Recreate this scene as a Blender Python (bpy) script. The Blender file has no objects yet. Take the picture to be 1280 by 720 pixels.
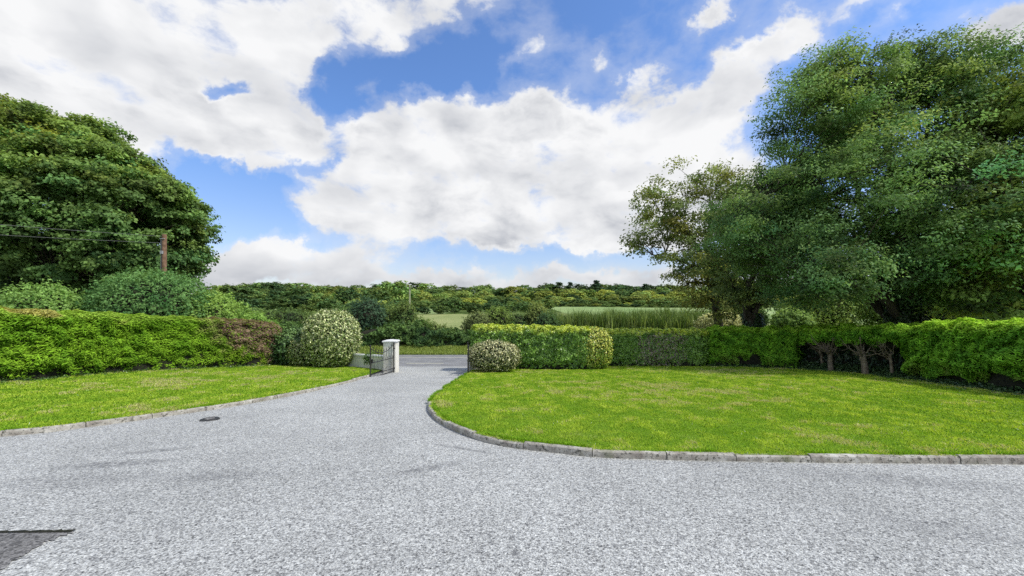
import bpy, bmesh, math
import numpy as np
from mathutils import Vector, Matrix

SC = bpy.context.scene
COL = SC.collection
R = math.radians
F = 500.0          # focal length in 1280-px units
HY = 380.0         # image row of the true horizon
EYE = 1.6
SLOPE = 0.076
ROAD_Y0, ROAD_Y1 = 20.3, 24.7
ROAD_Z = -SLOPE * ROAD_Y0

# ------------------------------------------------------------------ terrain height
def sstep(a, b, x):
    t = np.clip((np.asarray(x, float) - a) / (b - a), 0, 1)
    return t * t * (3 - 2 * t)

def G(x, y):
    x = np.asarray(x, float); y = np.asarray(y, float)
    z = -SLOPE * np.minimum(y, ROAD_Y0)
    z = np.maximum(z, -3)
    z = z + 0.03 * np.clip(-x - 8, 0, 10) * sstep(5, 11, y) * (1 - sstep(18.6, 20.2, y))
    z = z + 0.30 * sstep(24.9, 26.6, y) - 0.15 * sstep(29, 40, y)
    z = z + 1.0 * sstep(110, 200, y) + 5.0 * sstep(200, 380, y) + 9 * sstep(360, 650, y)
    z = z + 1.15 * sstep(60, 150, y) * np.exp(-((x - 28) / 34.0) ** 2) * (1 - sstep(150, 230, y))
    return z
def g(x, y): return float(G(x, y))

def P(px, py, lift=0.0):
    """point of the garden plane seen in row py / column px of the photo"""
    y = F * (EYE - lift) / (py - (HY + SLOPE * F))
    x = (px - 640) / F * y
    for _ in range(12):
        y2 = F * (EYE - lift - g(x, y)) / (py - HY)
        y = 0.5 * y + 0.5 * y2
        x = (px - 640) / F * y
    return Vector((x, y, g(x, y) + lift))
def XZ(px, py, y): return Vector(((px - 640) / F * y, y, EYE + (HY - py) / F * y))

# ------------------------------------------------------------------ helpers
class SN:
    def __init__(s, seed, scale, n=28):
        r = np.random.default_rng(seed)
        s.k = r.normal(size=(n, 3)); s.k /= np.linalg.norm(s.k, axis=1)[:, None]
        s.k *= (r.uniform(0.6, 2.2, (n, 1))) * 6.283 / scale
        s.p = r.uniform(0, 6.283, n); s.a = 1 / np.linalg.norm(s.k, axis=1) ** 0.7
        s.a /= math.sqrt((s.a ** 2).sum() / 2) * 1.6
    def __call__(s, X):
        return (np.sin(X @ s.k.T + s.p) * s.a).sum(1)

def link(o, parent=None):
    COL.objects.link(o)
    if parent is not None:
        o.parent = parent
    return o
def tag(o, label=None, cat=None, group=None, kind=None):
    if label: o['label'] = label
    if cat: o['category'] = cat
    if group: o['group'] = group
    if kind: o['kind'] = kind
    return o
def empty(name, loc, label, cat, group=None):
    o = bpy.data.objects.new(name, None); COL.objects.link(o)
    o.location = loc; o.empty_display_size = 0.3
    return tag(o, label, cat, group)

def mesh_np(name, V, faces, mat, parent=None, col=None, smooth=False, origin=None):
    """faces: list of (n,k) int arrays"""
    V = np.asarray(V, np.float32)
    if parent is not None and origin is None: origin = parent.location
    if origin is not None: V = V - np.array(origin, np.float32)
    me = bpy.data.meshes.new(name)
    me.vertices.add(len(V)); me.vertices.foreach_set('co', V.ravel())
    faces = [np.asarray(f, np.int32) for f in faces if len(f)]
    idx = np.concatenate([f.ravel() for f in faces])
    cnt = np.concatenate([np.full(len(f), f.shape[1], np.int32) for f in faces])
    st = np.concatenate([[0], np.cumsum(cnt)[:-1]]).astype(np.int32)
    me.loops.add(len(idx)); me.loops.foreach_set('vertex_index', idx)
    me.polygons.add(len(cnt)); me.polygons.foreach_set('loop_start', st)
    me.update(calc_edges=True)
    if smooth: me.polygons.foreach_set('use_smooth', np.ones(len(cnt), bool))
    if col is not None:
        a = me.color_attributes.new('tint', 'FLOAT_COLOR', 'POINT')
        c = np.ones((len(V), 4), np.float32); c[:, :3] = np.clip(col, 0.0, 1)
        a.data.foreach_set('color', c.ravel())
    me.materials.append(mat)
    o = bpy.data.objects.new(name, me)
    link(o, parent)
    if parent is None and origin is not None: o.location = origin
    return o

class MB:
    """collects simple closed shapes into one mesh"""
    def __init__(s): s.bm = bmesh.new()
    def box(s, c, size, rz=0, bevel=0.0, rx=0):
        t = bmesh.new(); bmesh.ops.create_cube(t, size=1)
        bmesh.ops.scale(t, vec=size, verts=t.verts)
        if bevel: bmesh.ops.bevel(t, geom=t.edges[:], offset=bevel, segments=2, affect='EDGES')
        bmesh.ops.rotate(t, matrix=Matrix.Rotation(rz, 3, 'Z') @ Matrix.Rotation(rx, 3, 'X'), verts=t.verts)
        bmesh.ops.translate(t, vec=c, verts=t.verts); s._add(t)
    def bar(s, a, b, r, n=8, r2=None):
        a, b = Vector(a), Vector(b); d = b - a
        t = bmesh.new()
        bmesh.ops.create_cone(t, cap_ends=True, segments=n, radius1=r, radius2=r if r2 is None else r2, depth=d.length)
        q = Vector((0, 0, 1)).rotation_difference(d.normalized()).to_matrix()
        bmesh.ops.rotate(t, matrix=q, verts=t.verts)
        bmesh.ops.translate(t, vec=(a + b) / 2, verts=t.verts); s._add(t)
    def ball(s, c, r, n=10):
        t = bmesh.new(); bmesh.ops.create_uvsphere(t, u_segments=n, v_segments=n // 2 + 1, radius=r)
        bmesh.ops.translate(t, vec=c, verts=t.verts); s._add(t)
    def prism(s, pts, z0, z1):
        t = bmesh.new()
        a = [t.verts.new((p[0], p[1], z0 if not callable(z0) else z0(*p))) for p in pts]
        b = [t.verts.new((p[0], p[1], z1 if not callable(z1) else z1(*p))) for p in pts]
        n = len(pts); t.faces.new(a[::-1]); t.faces.new(b)
        for i in range(n): t.faces.new((a[i], a[(i + 1) % n], b[(i + 1) % n], b[i]))
        bmesh.ops.recalc_face_normals(t, faces=t.faces)
        s._add(t)
    def _add(s, t):
        me = bpy.data.meshes.new('t'); t.to_mesh(me); t.free(); s.bm.from_mesh(me); bpy.data.meshes.remove(me)
    def build(s, name, mat, parent=None, origin=None, smooth=False):
        if parent is not None and origin is None: origin = parent.location
        if origin is not None: bmesh.ops.translate(s.bm, vec=-Vector(origin), verts=s.bm.verts)
        me = bpy.data.meshes.new(name); s.bm.to_mesh(me); s.bm.free(); me.materials.append(mat)
        if smooth: me.polygons.foreach_set('use_smooth', np.ones(len(me.polygons), bool))
        o = bpy.data.objects.new(name, me); link(o, parent)
        if parent is None and origin is not None: o.location = origin
        return o

# ------------------------------------------------------------------ materials
class NT:
    def __init__(s, tree): s.t = tree; s.n = tree.nodes; s.l = tree.links
    def node(s, typ, **kw):
        x = s.n.new(typ)
        for k, v in kw.items(): setattr(x, k, v)
        return x
    def put(s, sock, v):
        if isinstance(v, bpy.types.NodeSocket): s.l.new(v, sock)
        elif v is not None: sock.default_value = v
    def m(s, op, a, b=None, c=None, clamp=False):
        x = s.node('ShaderNodeMath', operation=op, use_clamp=clamp)
        s.put(x.inputs[0], a); s.put(x.inputs[1], b); s.put(x.inputs[2], c); return x.outputs[0]
    def vm(s, op, a, b=None, scale=None):
        x = s.node('ShaderNodeVectorMath', operation=op)
        s.put(x.inputs[0], a); s.put(x.inputs[1], b)
        if scale is not None: s.put(x.inputs['Scale'], scale)
        return x.outputs['Value'] if op in ('LENGTH', 'DOT_PRODUCT', 'DISTANCE') else x.outputs[0]
    def noise(s, vec, scale, detail=4, rough=0.55, dist=0.0):
        x = s.node('ShaderNodeTexNoise'); s.put(x.inputs['Vector'], vec)
        x.inputs['Scale'].default_value = scale; x.inputs['Detail'].default_value = detail
        x.inputs['Roughness'].default_value = rough; x.inputs['Distortion'].default_value = dist
        return x.outputs['Fac']
    def voro(s, vec, scale, feature='F1', out='Color', rnd=1.0):
        x = s.node('ShaderNodeTexVoronoi', feature=feature); s.put(x.inputs['Vector'], vec)
        x.inputs['Scale'].default_value = scale; x.inputs['Randomness'].default_value = rnd
        return x.outputs[out]
    def ramp(s, fac, stops):
        x = s.node('ShaderNodeValToRGB'); s.put(x.inputs[0], fac); r = x.color_ramp
        while len(r.elements) < len(stops): r.elements.new(0.5)
        for e, (p, c) in zip(r.elements, stops):
            e.position = p; e.color = (*c, 1) if not isinstance(c, (int, float)) else (c, c, c, 1)
        return x.outputs[0]
    def mix(s, fac, a, b, mode='MIX'):
        x = s.node('ShaderNodeMix', data_type='RGBA', blend_type=mode)
        s.put(x.inputs[0], fac)
        for i, v in ((6, a), (7, b)):
            if isinstance(v, tuple): v = (*v, 1) if len(v) == 3 else v
            s.put(x.inputs[i], v)
        return x.outputs[2]
    def smooth(s, v, a, b):
        x = s.node('ShaderNodeMapRange', interpolation_type='SMOOTHSTEP')
        s.put(x.inputs[0], v); x.inputs[1].default_value = a; x.inputs[2].default_value = b
        return x.outputs[0]

def new_mat(name):
    m = bpy.data.materials.new(name); m.use_nodes = True
    nt = NT(m.node_tree); bs = m.node_tree.nodes['Principled BSDF']
    return m, nt, bs
def pos(nt): return nt.node('ShaderNodeNewGeometry').outputs['Position']

def leaf_mat(name, trans=0.3, rough=0.5, spec=0.25, jitter=0.5, objrand=0.0, tsat=(1.0, 0.95, 0.7)):
    m, nt, bs = new_mat(name)
    a = nt.node('ShaderNodeAttribute', attribute_name='tint').outputs['Color']
    geo = nt.node('ShaderNodeNewGeometry')
    j = nt.m('MULTIPLY_ADD', geo.outputs['Random Per Island'], jitter, 1 - jitter / 2)
    if objrand:
        oi = nt.node('ShaderNodeObjectInfo').outputs['Random']
        j = nt.m('MULTIPLY', j, nt.m('MULTIPLY_ADD', oi, objrand, 1 - objrand / 2))
        warm = nt.node('ShaderNodeObjectInfo').outputs['Random']
        a = nt.mix(nt.m('FRACT', nt.m('MULTIPLY', warm, 7.31)), a, nt.mix(1.0, a, (1.22, 1.08, 0.8), 'MULTIPLY'))
    c = nt.mix(1.0, a, nt.node('ShaderNodeCombineColor').outputs[0], 'MULTIPLY')
    cc = c.node.inputs[7].links[0].from_node
    for i in range(3): nt.l.new(j, cc.inputs[i])
    nt.l.new(c, bs.inputs['Base Color'])
    bs.inputs['Roughness'].default_value = rough
    bs.inputs['Specular IOR Level'].default_value = spec
    tr = nt.node('ShaderNodeBsdfTranslucent')
    nt.l.new(nt.mix(1.0, c, tuple(x * 1.3 for x in tsat), 'MULTIPLY'), tr.inputs['Color'])
    mx = nt.node('ShaderNodeMixShader'); mx.inputs[0].default_value = trans
    nt.l.new(bs.outputs[0], mx.inputs[1]); nt.l.new(tr.outputs[0], mx.inputs[2])
    nt.l.new(mx.outputs[0], nt.n['Material Output'].inputs['Surface'])
    return m

def noisy_mat(name, c1, c2, scale, rough=0.8, bump=0.3, bscale=None, detail=5, dist=0.01, spec=0.3):
    m, nt, bs = new_mat(name)
    p = pos(nt); n = nt.noise(p, scale, detail, 0.6)
    nt.l.new(nt.ramp(n, [(0.35, c1), (0.65, c2)]), bs.inputs['Base Color'])
    bs.inputs['Roughness'].default_value = rough; bs.inputs['Specular IOR Level'].default_value = spec
    b = nt.node('ShaderNodeBump'); b.inputs['Strength'].default_value = bump; b.inputs['Distance'].default_value = dist
    nt.l.new(nt.noise(p, bscale or scale * 4, 6, 0.65), b.inputs['Height'])
    nt.l.new(b.outputs[0], bs.inputs['Normal'])
    return m

M = {}
M['leaf'] = leaf_mat('leaf_foliage', 0.36, 0.6, 0.14, 0.6)
M['glossy_leaf'] = leaf_mat('glossy_leaf_foliage', 0.12, 0.38, 0.5, 0.7)
M['conifer'] = leaf_mat('conifer_foliage', 0.25, 0.7, 0.12, 0.7)
M['far_leaf'] = leaf_mat('distant_foliage', 0.2, 0.7, 0.1, 0.55, objrand=0.7)
M['grass'] = leaf_mat('grass_blades', 0.35, 0.6, 0.15, 0.5, tsat=(1.0, 1.0, 0.4))
M['bark'] = noisy_mat('bark', (0.045, 0.035, 0.025), (0.12, 0.1, 0.075), 9, 0.9, 0.9, 30, dist=0.03)
M['pale_bark'] = noisy_mat('pale_bark', (0.13, 0.1, 0.065), (0.30, 0.25, 0.17), 14, 0.9, 0.9, 45, dist=0.02)
M['dark_shade'] = noisy_mat('shaded_twig_core', (0.012, 0.014, 0.008), (0.035, 0.035, 0.02), 9, 1.0, 0.8, 25, dist=0.05)  # solid twig core coloured dark as inner shade; also paints the patch shadow
M['soil'] = noisy_mat('soil', (0.05, 0.04, 0.025), (0.11, 0.09, 0.055), 6, 1.0, 0.7, 40, dist=0.02)
M['pole_wood'] = noisy_mat('pole_wood', (0.16, 0.085, 0.05), (0.33, 0.2, 0.13), 7, 0.9, 0.5, 30)
M['grey_pole'] = noisy_mat('weathered_pole_wood', (0.28, 0.3, 0.2), (0.42, 0.42, 0.3), 3, 0.9, 0.3, 20)
M['iron'] = noisy_mat('black_painted_iron', (0.012, 0.012, 0.012), (0.03, 0.028, 0.025), 20, 0.45, 0.2, 60, spec=0.5)
M['cable'] = noisy_mat('cable', (0.16, 0.16, 0.15), (0.22, 0.22, 0.21), 20, 0.6, 0.1)
M['metal'] = noisy_mat('insulator_metal', (0.25, 0.25, 0.25), (0.4, 0.4, 0.4), 20, 0.5, 0.1)

def render_mat():
    m, nt, bs = new_mat('painted_render')
    p = pos(nt); sep = nt.node('ShaderNodeSeparateXYZ'); nt.l.new(p, sep.inputs[0])
    n = nt.noise(p, 2.0, 6, 0.65); n2 = nt.noise(p, 9.0, 5, 0.7)
    c = nt.ramp(n, [(0.35, (0.64, 0.61, 0.52)), (0.6, (0.80, 0.78, 0.70))])
    c = nt.mix(nt.m('MULTIPLY', nt.smooth(n2, 0.55, 0.75), 0.3), c, (0.42, 0.41, 0.33))
    nt.l.new(c, bs.inputs['Base Color']); bs.inputs['Roughness'].default_value = 0.85
    b = nt.node('ShaderNodeBump'); b.inputs['Strength'].default_value = 0.5; b.inputs['Distance'].default_value = 0.006
    nt.l.new(nt.noise(p, 90, 4, 0.6), b.inputs['Height']); nt.l.new(b.outputs[0], bs.inputs['Normal'])
    return m
M['render'] = render_mat()
M['coping'] = noisy_mat('white_coping_paint', (0.62, 0.62, 0.6), (0.8, 0.8, 0.78), 6, 0.7, 0.3, 60, dist=0.005)

def gravel_mat():
    m, nt, bs = new_mat('gravel_chip_surface')
    p = pos(nt)
    sep = nt.node('ShaderNodeSeparateXYZ'); nt.l.new(p, sep.inputs[0])
    cb = nt.node('ShaderNodeCombineXYZ'); nt.l.new(sep.outputs[0], cb.inputs[0]); nt.l.new(sep.outputs[1], cb.inputs[1])
    q = cb.outputs[0]
    def rnd(scale):
        v = nt.voro(q, scale); s = nt.node('ShaderNodeSeparateColor'); nt.l.new(v, s.inputs[0]); return s.outputs[0]
    r1, r2, r3 = rnd(88.0), rnd(62.0), rnd(24.0)
    c1 = nt.ramp(r1, [(0.0, (0.05, 0.05, 0.055)), (0.25, (0.22, 0.22, 0.225)), (0.55, (0.50, 0.50, 0.495)), (1.0, (0.95, 0.95, 0.93))])
    c2 = nt.ramp(r2, [(0.0, (0.07, 0.07, 0.075)), (0.3, (0.36, 0.36, 0.36)), (1.0, (0.84, 0.84, 0.82))])
    c = nt.mix(0.45, c1, c2)
    c = nt.mix(1.0, c, nt.ramp(r3, [(0.0, 0.93), (1.0, 1.05)]), 'MULTIPLY')
    # worn, greyer tracks and old stains
    big = nt.noise(q, 0.35, 5, 0.6, 0.4); mid = nt.noise(q, 1.6, 5, 0.65, 0.6)
    c = nt.mix(1.0, c, nt.ramp(big, [(0.3, 0.80), (0.7, 1.08)]), 'MULTIPLY')
    c = nt.mix(1.0, c, nt.ramp(mid, [(0.3, 0.95), (0.7, 1.03)]), 'MULTIPLY')
    # elongated dark scuffs, and a broad dark patch before the gate, at fixed places
    tot = None
    for (px, py, L, W, ang, amt) in ((140, 580, 0.9, 0.2, 14, 0.75), (195, 563, 0.6, 0.13, 20, 0.7), (535, 585, 0.6, 0.16, 35, 0.7),
                               (645, 690, 0.09, 0.05, 80, 0.8), (1130, 600, 1.6, 0.35, -14, 0.45), (270, 595, 0.9, 0.25, 8, 0.45), (575, 560, 0.7, 0.08, -28, 0.7), (90, 600, 1.2, .4, 10, .4), (1180, 660, .8, .3, -20, .35), (560, 472, 1.1, .5, 10, .35)):
        w = P(px, py)
        mp = nt.node('ShaderNodeMapping', vector_type='TEXTURE'); nt.l.new(q, mp.inputs[0])
        mp.inputs['Location'].default_value = (w.x, w.y, 0); mp.inputs['Rotation'].default_value = (0, 0, R(ang)); mp.inputs['Scale'].default_value = (L, W, 1)
        d = nt.vm('LENGTH', mp.outputs[0])
        e = nt.m('MULTIPLY', nt.smooth(d, 1.1, 0.1), amt)
        tot = e if tot is None else nt.m('MAXIMUM', tot, e)
    tot = nt.m('MULTIPLY', tot, nt.smooth(nt.noise(q, 9, 7, 0.75), 0.34, 0.60))
    c = nt.mix(tot, c, (0.13, 0.13, 0.14)); c = nt.mix(1.0, c, (0.92, 0.925, 0.885), 'MULTIPLY')
    nt.l.new(c, bs.inputs['Base Color']); bs.inputs['Roughness'].default_value = 0.85; bs.inputs['Specular IOR Level'].default_value = 0.25
    b = nt.node('ShaderNodeBump'); b.inputs['Strength'].default_value = 0.9; b.inputs['Distance'].default_value = 0.006
    h = nt.m('ADD', nt.m('MULTIPLY', nt.voro(q, 105, out='Distance'), -1.0), nt.m('MULTIPLY', r2, 0.8))
    nt.l.new(h, b.inputs['Height']); nt.l.new(b.outputs[0], bs.inputs['Normal'])
    return m
M['gravel'] = gravel_mat()

def asphalt_mat(name, lo, hi, sc=60):
    m, nt, bs = new_mat(name); p = pos(nt)
    s = nt.node('ShaderNodeSeparateColor'); nt.l.new(nt.voro(p, sc), s.inputs[0])
    c = nt.mix(1.0, nt.ramp(s.outputs[0], [(0, lo), (1, hi)]), nt.ramp(nt.noise(p, 1.2, 5, 0.65), [(0.3, 0.75), (0.7, 1.15)]), 'MULTIPLY')
    nt.l.new(c, bs.inputs['Base Color']); bs.inputs['Roughness'].default_value = 0.85
    b = nt.node('ShaderNodeBump'); b.inputs['Strength'].default_value = 0.6; b.inputs['Distance'].default_value = 0.006
    nt.l.new(s.outputs[1], b.inputs['Height']); nt.l.new(b.outputs[0], bs.inputs['Normal'])
    return m
M['asphalt'] = asphalt_mat('road_asphalt', (0.15, 0.15, 0.15), (0.31, 0.31, 0.305), 60)
M['patch'] = asphalt_mat('old_tarmac_patch', (0.05, 0.048, 0.045), (0.27, 0.26, 0.245), 60)
M['line'] = noisy_mat('road_paint', (0.5, 0.48, 0.36), (0.72, 0.7, 0.55), 12, 0.7, 0.2)

def kerb_mat():
    m, nt, bs = new_mat('weathered_kerb_concrete'); p = pos(nt)
    n = nt.noise(p, 5, 6, 0.7); n2 = nt.noise(p, 22, 5, 0.7); n3 = nt.noise(p, 2.2, 4, 0.6)
    c = nt.ramp(n, [(0.32, (0.22, 0.19, 0.16)), (0.5, (0.38, 0.355, 0.30)), (0.66, (0.56, 0.54, 0.48))])
    c = nt.mix(nt.smooth(n2, 0.53, 0.62), c, (0.10, 0.095, 0.075))
    c = nt.mix(nt.m('MULTIPLY', nt.smooth(n3, 0.55, 0.7), 0.6), c, (0.17, 0.18, 0.09))
    nt.l.new(c, bs.inputs['Base Color']); bs.inputs['Roughness'].default_value = 0.9
    b = nt.node('ShaderNodeBump'); b.inputs['Strength'].default_value = 0.8; b.inputs['Distance'].default_value = 0.01
    nt.l.new(n2, b.inputs['Height']); nt.l.new(b.outputs[0], bs.inputs['Normal'])
    return m
M['kerb'] = kerb_mat()

def lawn_mat():
    m, nt, bs = new_mat('lawn_turf'); p = pos(nt)
    n = nt.noise(p, 0.9, 5, 0.65, 0.3); n2 = nt.noise(p, 14, 5, 0.7)
    c = nt.ramp(n, [(0.35, (0.16, 0.30, 0.018)), (0.55, (0.22, 0.36, 0.03)), (0.72, (0.34, 0.38, 0.10))])
    c = nt.mix(1.0, c, nt.ramp(n2, [(0.3, 0.6), (0.7, 1.15)]), 'MULTIPLY')
    nt.l.new(c, bs.inputs['Base Color']); bs.inputs['Roughness'].default_value = 0.95; bs.inputs['Specular IOR Level'].default_value = 0.1
    b = nt.node('ShaderNodeBump'); b.inputs['Strength'].default_value = 1; b.inputs['Distance'].default_value = 0.03
    nt.l.new(nt.noise(p, 50, 3, 0.6), b.inputs['Height']); nt.l.new(b.outputs[0], bs.inputs['Normal'])
    return m
M['lawn'] = lawn_mat()

def field_mat(name, a, b_, c_, sc):
    m, nt, bs = new_mat(name); p = pos(nt)
    mp = nt.node('ShaderNodeMapping'); nt.l.new(p, mp.inputs[0]); mp.inputs['Scale'].default_value = (1, 0.35, 1)
    n = nt.noise(mp.outputs[0], sc, 7, 0.68, 0.3)
    c = nt.ramp(n, [(0.32, a), (0.52, b_), (0.7, c_)])
    c = nt.mix(1.0, c, nt.ramp(nt.noise(p, 1.7, 6, 0.7), [(0.3, 0.75), (0.7, 1.2)]), 'MULTIPLY')
    nt.l.new(c, bs.inputs['Base Color']); bs.inputs['Roughness'].default_value = 1; bs.inputs['Specular IOR Level'].default_value = 0.05
    b = nt.node('ShaderNodeBump'); b.inputs['Strength'].default_value = 1; b.inputs['Distance'].default_value = 0.1
    nt.l.new(nt.noise(p, 6, 6, 0.7), b.inputs['Height']); nt.l.new(b.outputs[0], bs.inputs['Normal'])
    return m
M['ground'] = field_mat('rough_ground', (0.05, 0.085, 0.018), (0.10, 0.15, 0.035), (0.17, 0.20, 0.06), 0.12)
M['pasture'] = field_mat('pasture_grass', (0.20, 0.25, 0.085), (0.30, 0.33, 0.13), (0.38, 0.37, 0.18), 0.05)
M['crop'] = field_mat('crop_field', (0.20, 0.30, 0.10), (0.29, 0.38, 0.15), (0.36, 0.42, 0.20), 0.03)

# ------------------------------------------------------------------ sheets of the setting
def axis(lo, hi, fine_lo, fine_hi, step, grow=1.18):
    a = list(np.arange(fine_lo, fine_hi + 1e-6, step)); s = step
    while a[-1] < hi: s *= grow; a.append(min(a[-1] + s, hi))
    s = step
    while a[0] > lo: s *= grow; a.insert(0, max(a[0] - s, lo))
    return np.array(a)
def sheet(name, xs, ys, zf, mat, **kw):
    X, Y = np.meshgrid(xs, ys); Z = zf(X, Y); V = np.stack([X, Y, Z], -1).reshape(-1, 3)
    nx, ny = len(xs), len(ys); i = np.arange((nx - 1) * (ny - 1)); r = i // (nx - 1); c = i % (nx - 1); k = r * nx + c
    o = mesh_np(name, V, [np.stack([k, k + 1, k + nx + 1, k + nx], 1)], mat, smooth=True)
    return tag(o, **kw)
def gz(off): return lambda X, Y: G(X, Y) + off
def ground_z(X, Y):   # sunk a little under the drive and the road
    dip = 0.06 * (sstep(-40, -34, X) * (1 - sstep(34, 40, X)) * sstep(-14, -12, Y) * (1 - sstep(24.7, 25.0, Y)))
    return G(X, Y) - dip
sheet('ground', axis(-2500, 2500, -40, 40, 1.0), axis(-400, 3000, -12, 60, 0.6), ground_z, M['ground'],
      label='rough grassy ground rolling from the garden out to the hills', kind='structure')
sheet('driveway', np.linspace(-30, 30, 121), np.linspace(-11.5, 20.0, 120), gz(-0.004), M['gravel'],
      label='pale grey gravel chip driveway sweeping down to the gate', kind='structure')
sheet('road', np.linspace(-120, 120, 60), np.linspace(ROAD_Y0 - 0.3, ROAD_Y1, 8), lambda X, Y: ROAD_Z + 0.003 + 0 * X, M['asphalt'],
      label='grey tarmac country road crossing beyond the gate', kind='structure')
mb = MB()
k = -10
while k < 10:
    mb.box((-4.6 + k * 5.2, 21.15, ROAD_Z + 0.008), (1.95, 0.12, 0.004)); k += 1
mb.box((0, 23.45, ROAD_Z + 0.0085), (230, 0.09, 0.004))
tag(mb.build('road_marking', M['line']), 'faded pale dashes and edge line painted on the road', kind='structure')
sheet('field', np.linspace(-75, 62, 60), np.linspace(33, 112, 60), gz(0.03), M['pasture'], label='pale straw green pasture beyond the road', kind='structure')
XS = np.linspace(14, 150, 60); 
sheet('crop_field', XS, np.linspace(60, 196, 70), gz(0.06), M['crop'], label='light green crop field rising behind the tall reeds', kind='structure')
sheet('hill_field', np.linspace(-170, -20, 40), np.linspace(118, 175, 20), gz(0.05), M['crop'], label='thin strip of pale field between the hillside trees', kind='structure')

def poly_sheet(name, pts, off, mat, n=1, **kw):
    bm = bmesh.new(); vs = [bm.verts.new((p[0], p[1], 0)) for p in pts]
    f = bm.faces.new(vs); bmesh.ops.triangulate(bm, faces=[f])
    for _ in range(n):
        es = [e for e in bm.edges if e.calc_length() > 1.2]
        if es: bmesh.ops.subdivide_edges(bm, edges=es, cuts=1)
        bmesh.ops.triangulate(bm, faces=bm.faces[:])
    for v in bm.verts: v.co.z = g(v.co.x, v.co.y) + off
    bmesh.ops.recalc_face_normals(bm, faces=bm.faces)
    if sum(f.normal.z for f in bm.faces) < 0: bmesh.ops.reverse_faces(bm, faces=bm.faces)
    me = bpy.data.meshes.new(name); bm.to_mesh(me); bm.free(); me.materials.append(mat)
    o = bpy.data.objects.new(name, me); link(o); return tag(o, **kw)

def catmull(pts, per=8):
    pts = [np.array(p[:2], float) for p in pts]; out = []
    Q = [2 * pts[0] - pts[1]] + pts + [2 * pts[-1] - pts[-2]]
    for i in range(1, len(Q) - 2):
        for t in np.linspace(0, 1, per, endpoint=False):
            a, b, c, d = Q[i - 1:i + 3]
            out.append(0.5 * ((2 * b) + (c - a) * t + (2 * a - 5 * b + 4 * c - d) * t * t + (3 * b - a - 3 * c + d) * t ** 3))
    out.append(pts[-1]); return np.array(out)

right_px = [(1280, 579), (1100, 577.5), (900, 574.5), (760, 571), (700, 565), (640, 558), (600, 549), (568, 537), (547, 525), (537.5, 514), (538, 506)]
right_w = [P(*p)[:2] for p in right_px]
y0 = right_w[0][1]
right_w = [(22, y0 - 0.35), (15, y0 - 0.25), (9.5, y0 - 0.1)] + right_w
RK = catmull(right_w)
far_px = [(544, 498), (556, 488), (568, 480), (580, 472), (588, 467)]
RE = catmull([tuple(RK[-1])] + [tuple(P(*p)[:2]) for p in far_px])
RL = np.vstack([RK, RE[1:]])
lawnR = [tuple(p) for p in RL] + [(-1.75, 17.6), (-1.2, 18.9), (4, 19.6), (11, 19.9), (14.3, 19.5), (17.5, 16), (22, 10)]
left_px = [(0, 545), (100, 534.5), (200, 521), (300, 506), (380, 491), (430, 479.5), (462, 470.5)]
left_w = [P(*p)[:2] for p in left_px]
left_w = [(-24, 0.6), (-15, 3.1), (-11, 4.7)] + left_w
LK = catmull(left_w)
lawnL = [tuple(p) for p in LK[::-1]] + [(-24, 10), (-18, 19.3), (-10.2, 19.6), (-8.0, 19.5), (-5.6, 17.3)]
LZ = 0.072
poly_sheet('lawn', lawnR, LZ, M['lawn'], 6, label='mown lawn inside the curved kerb right of the drive', kind='structure')
poly_sheet('lawn', lawnL, LZ, M['lawn'], 6, label='mown lawn left of the drive below the long hedge', kind='structure')

# skirt so the lawns have an edge of soil
def skirt(name, path, mat):
    V = []; Fq = []
    for i, p in enumerate(path):
        z = g(*p); V += [(p[0], p[1], z - 0.03), (p[0], p[1], z + LZ)]
        if i: Fq.append((2 * i - 2, 2 * i, 2 * i + 1, 2 * i - 1))
    return mesh_np(name, V, [np.array(Fq)], mat)
tag(skirt('lawn_edge', RE, M['soil']), 'bare soil edge of the lawn beside the gravel', kind='structure')
tag(skirt('lawn_edge', LK, M['soil']), 'soil edge of the lawn behind the long kerb', kind='structure')

# kerb stones
def kerb(path, side, label, seed, L=0.92, w=0.095, h=0.08):
    rng = np.random.default_rng(seed)
    seg = np.linalg.norm(np.diff(path, axis=0), axis=1); s = np.concatenate([[0], np.cumsum(seg)])
    at = lambda t: np.array([np.interp(t, s, path[:, 0]), np.interp(t, s, path[:, 1])])
    bm = bmesh.new(); t = 0.0
    while t < s[-1] - 0.1:
        l = min(L * rng.uniform(0.9, 1.06), s[-1] - t); n = max(2, int(l / 0.11)); rows = []
        wob = rng.normal(0, 0.006, 2); hh = h + rng.normal(0, 0.006)
        for i in range(n + 1):
            tt = t + 0.006 + (l - 0.012) * i / n
            p = at(tt); d = at(tt + 0.02) - at(tt - 0.02); d /= np.linalg.norm(d) + 1e-9; nn = np.array([-d[1], d[0]]) * side
            a = p - nn * (w * 0.5 + wob[0] + rng.normal(0, .0015)); b = p + nn * w * 0.5
            z = g(*p)
            c = 0.012 if 0 < i < n else 0.02
            r = [(a, z - 0.05), (a + nn * 0.004, z + hh * 0.5 + rng.normal(0, .001)), (a + nn * 0.008, z + hh - c), (a + nn * (0.02), z + hh + rng.normal(0, .0015)), (b - nn * 0.012, z + hh + rng.normal(0, .0015)), (b, z + hh - 0.01), (b, z - 0.05)]
            rows.append([bm.verts.new((q[0], q[1], zz)) for q, zz in r])
        for i in range(n):
            for j in range(6): bm.faces.new((rows[i][j], rows[i][j + 1], rows[i + 1][j + 1], rows[i + 1][j]))
        bm.faces.new(rows[0]); bm.faces.new(rows[-1][::-1])
        t += l
    bmesh.ops.recalc_face_normals(bm, faces=bm.faces)
    me = bpy.data.meshes.new('kerb'); bm.to_mesh(me); bm.free(); me.materials.append(M['kerb'])
    o = bpy.data.objects.new('kerb', me); link(o); return tag(o, label, kind='structure')
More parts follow.
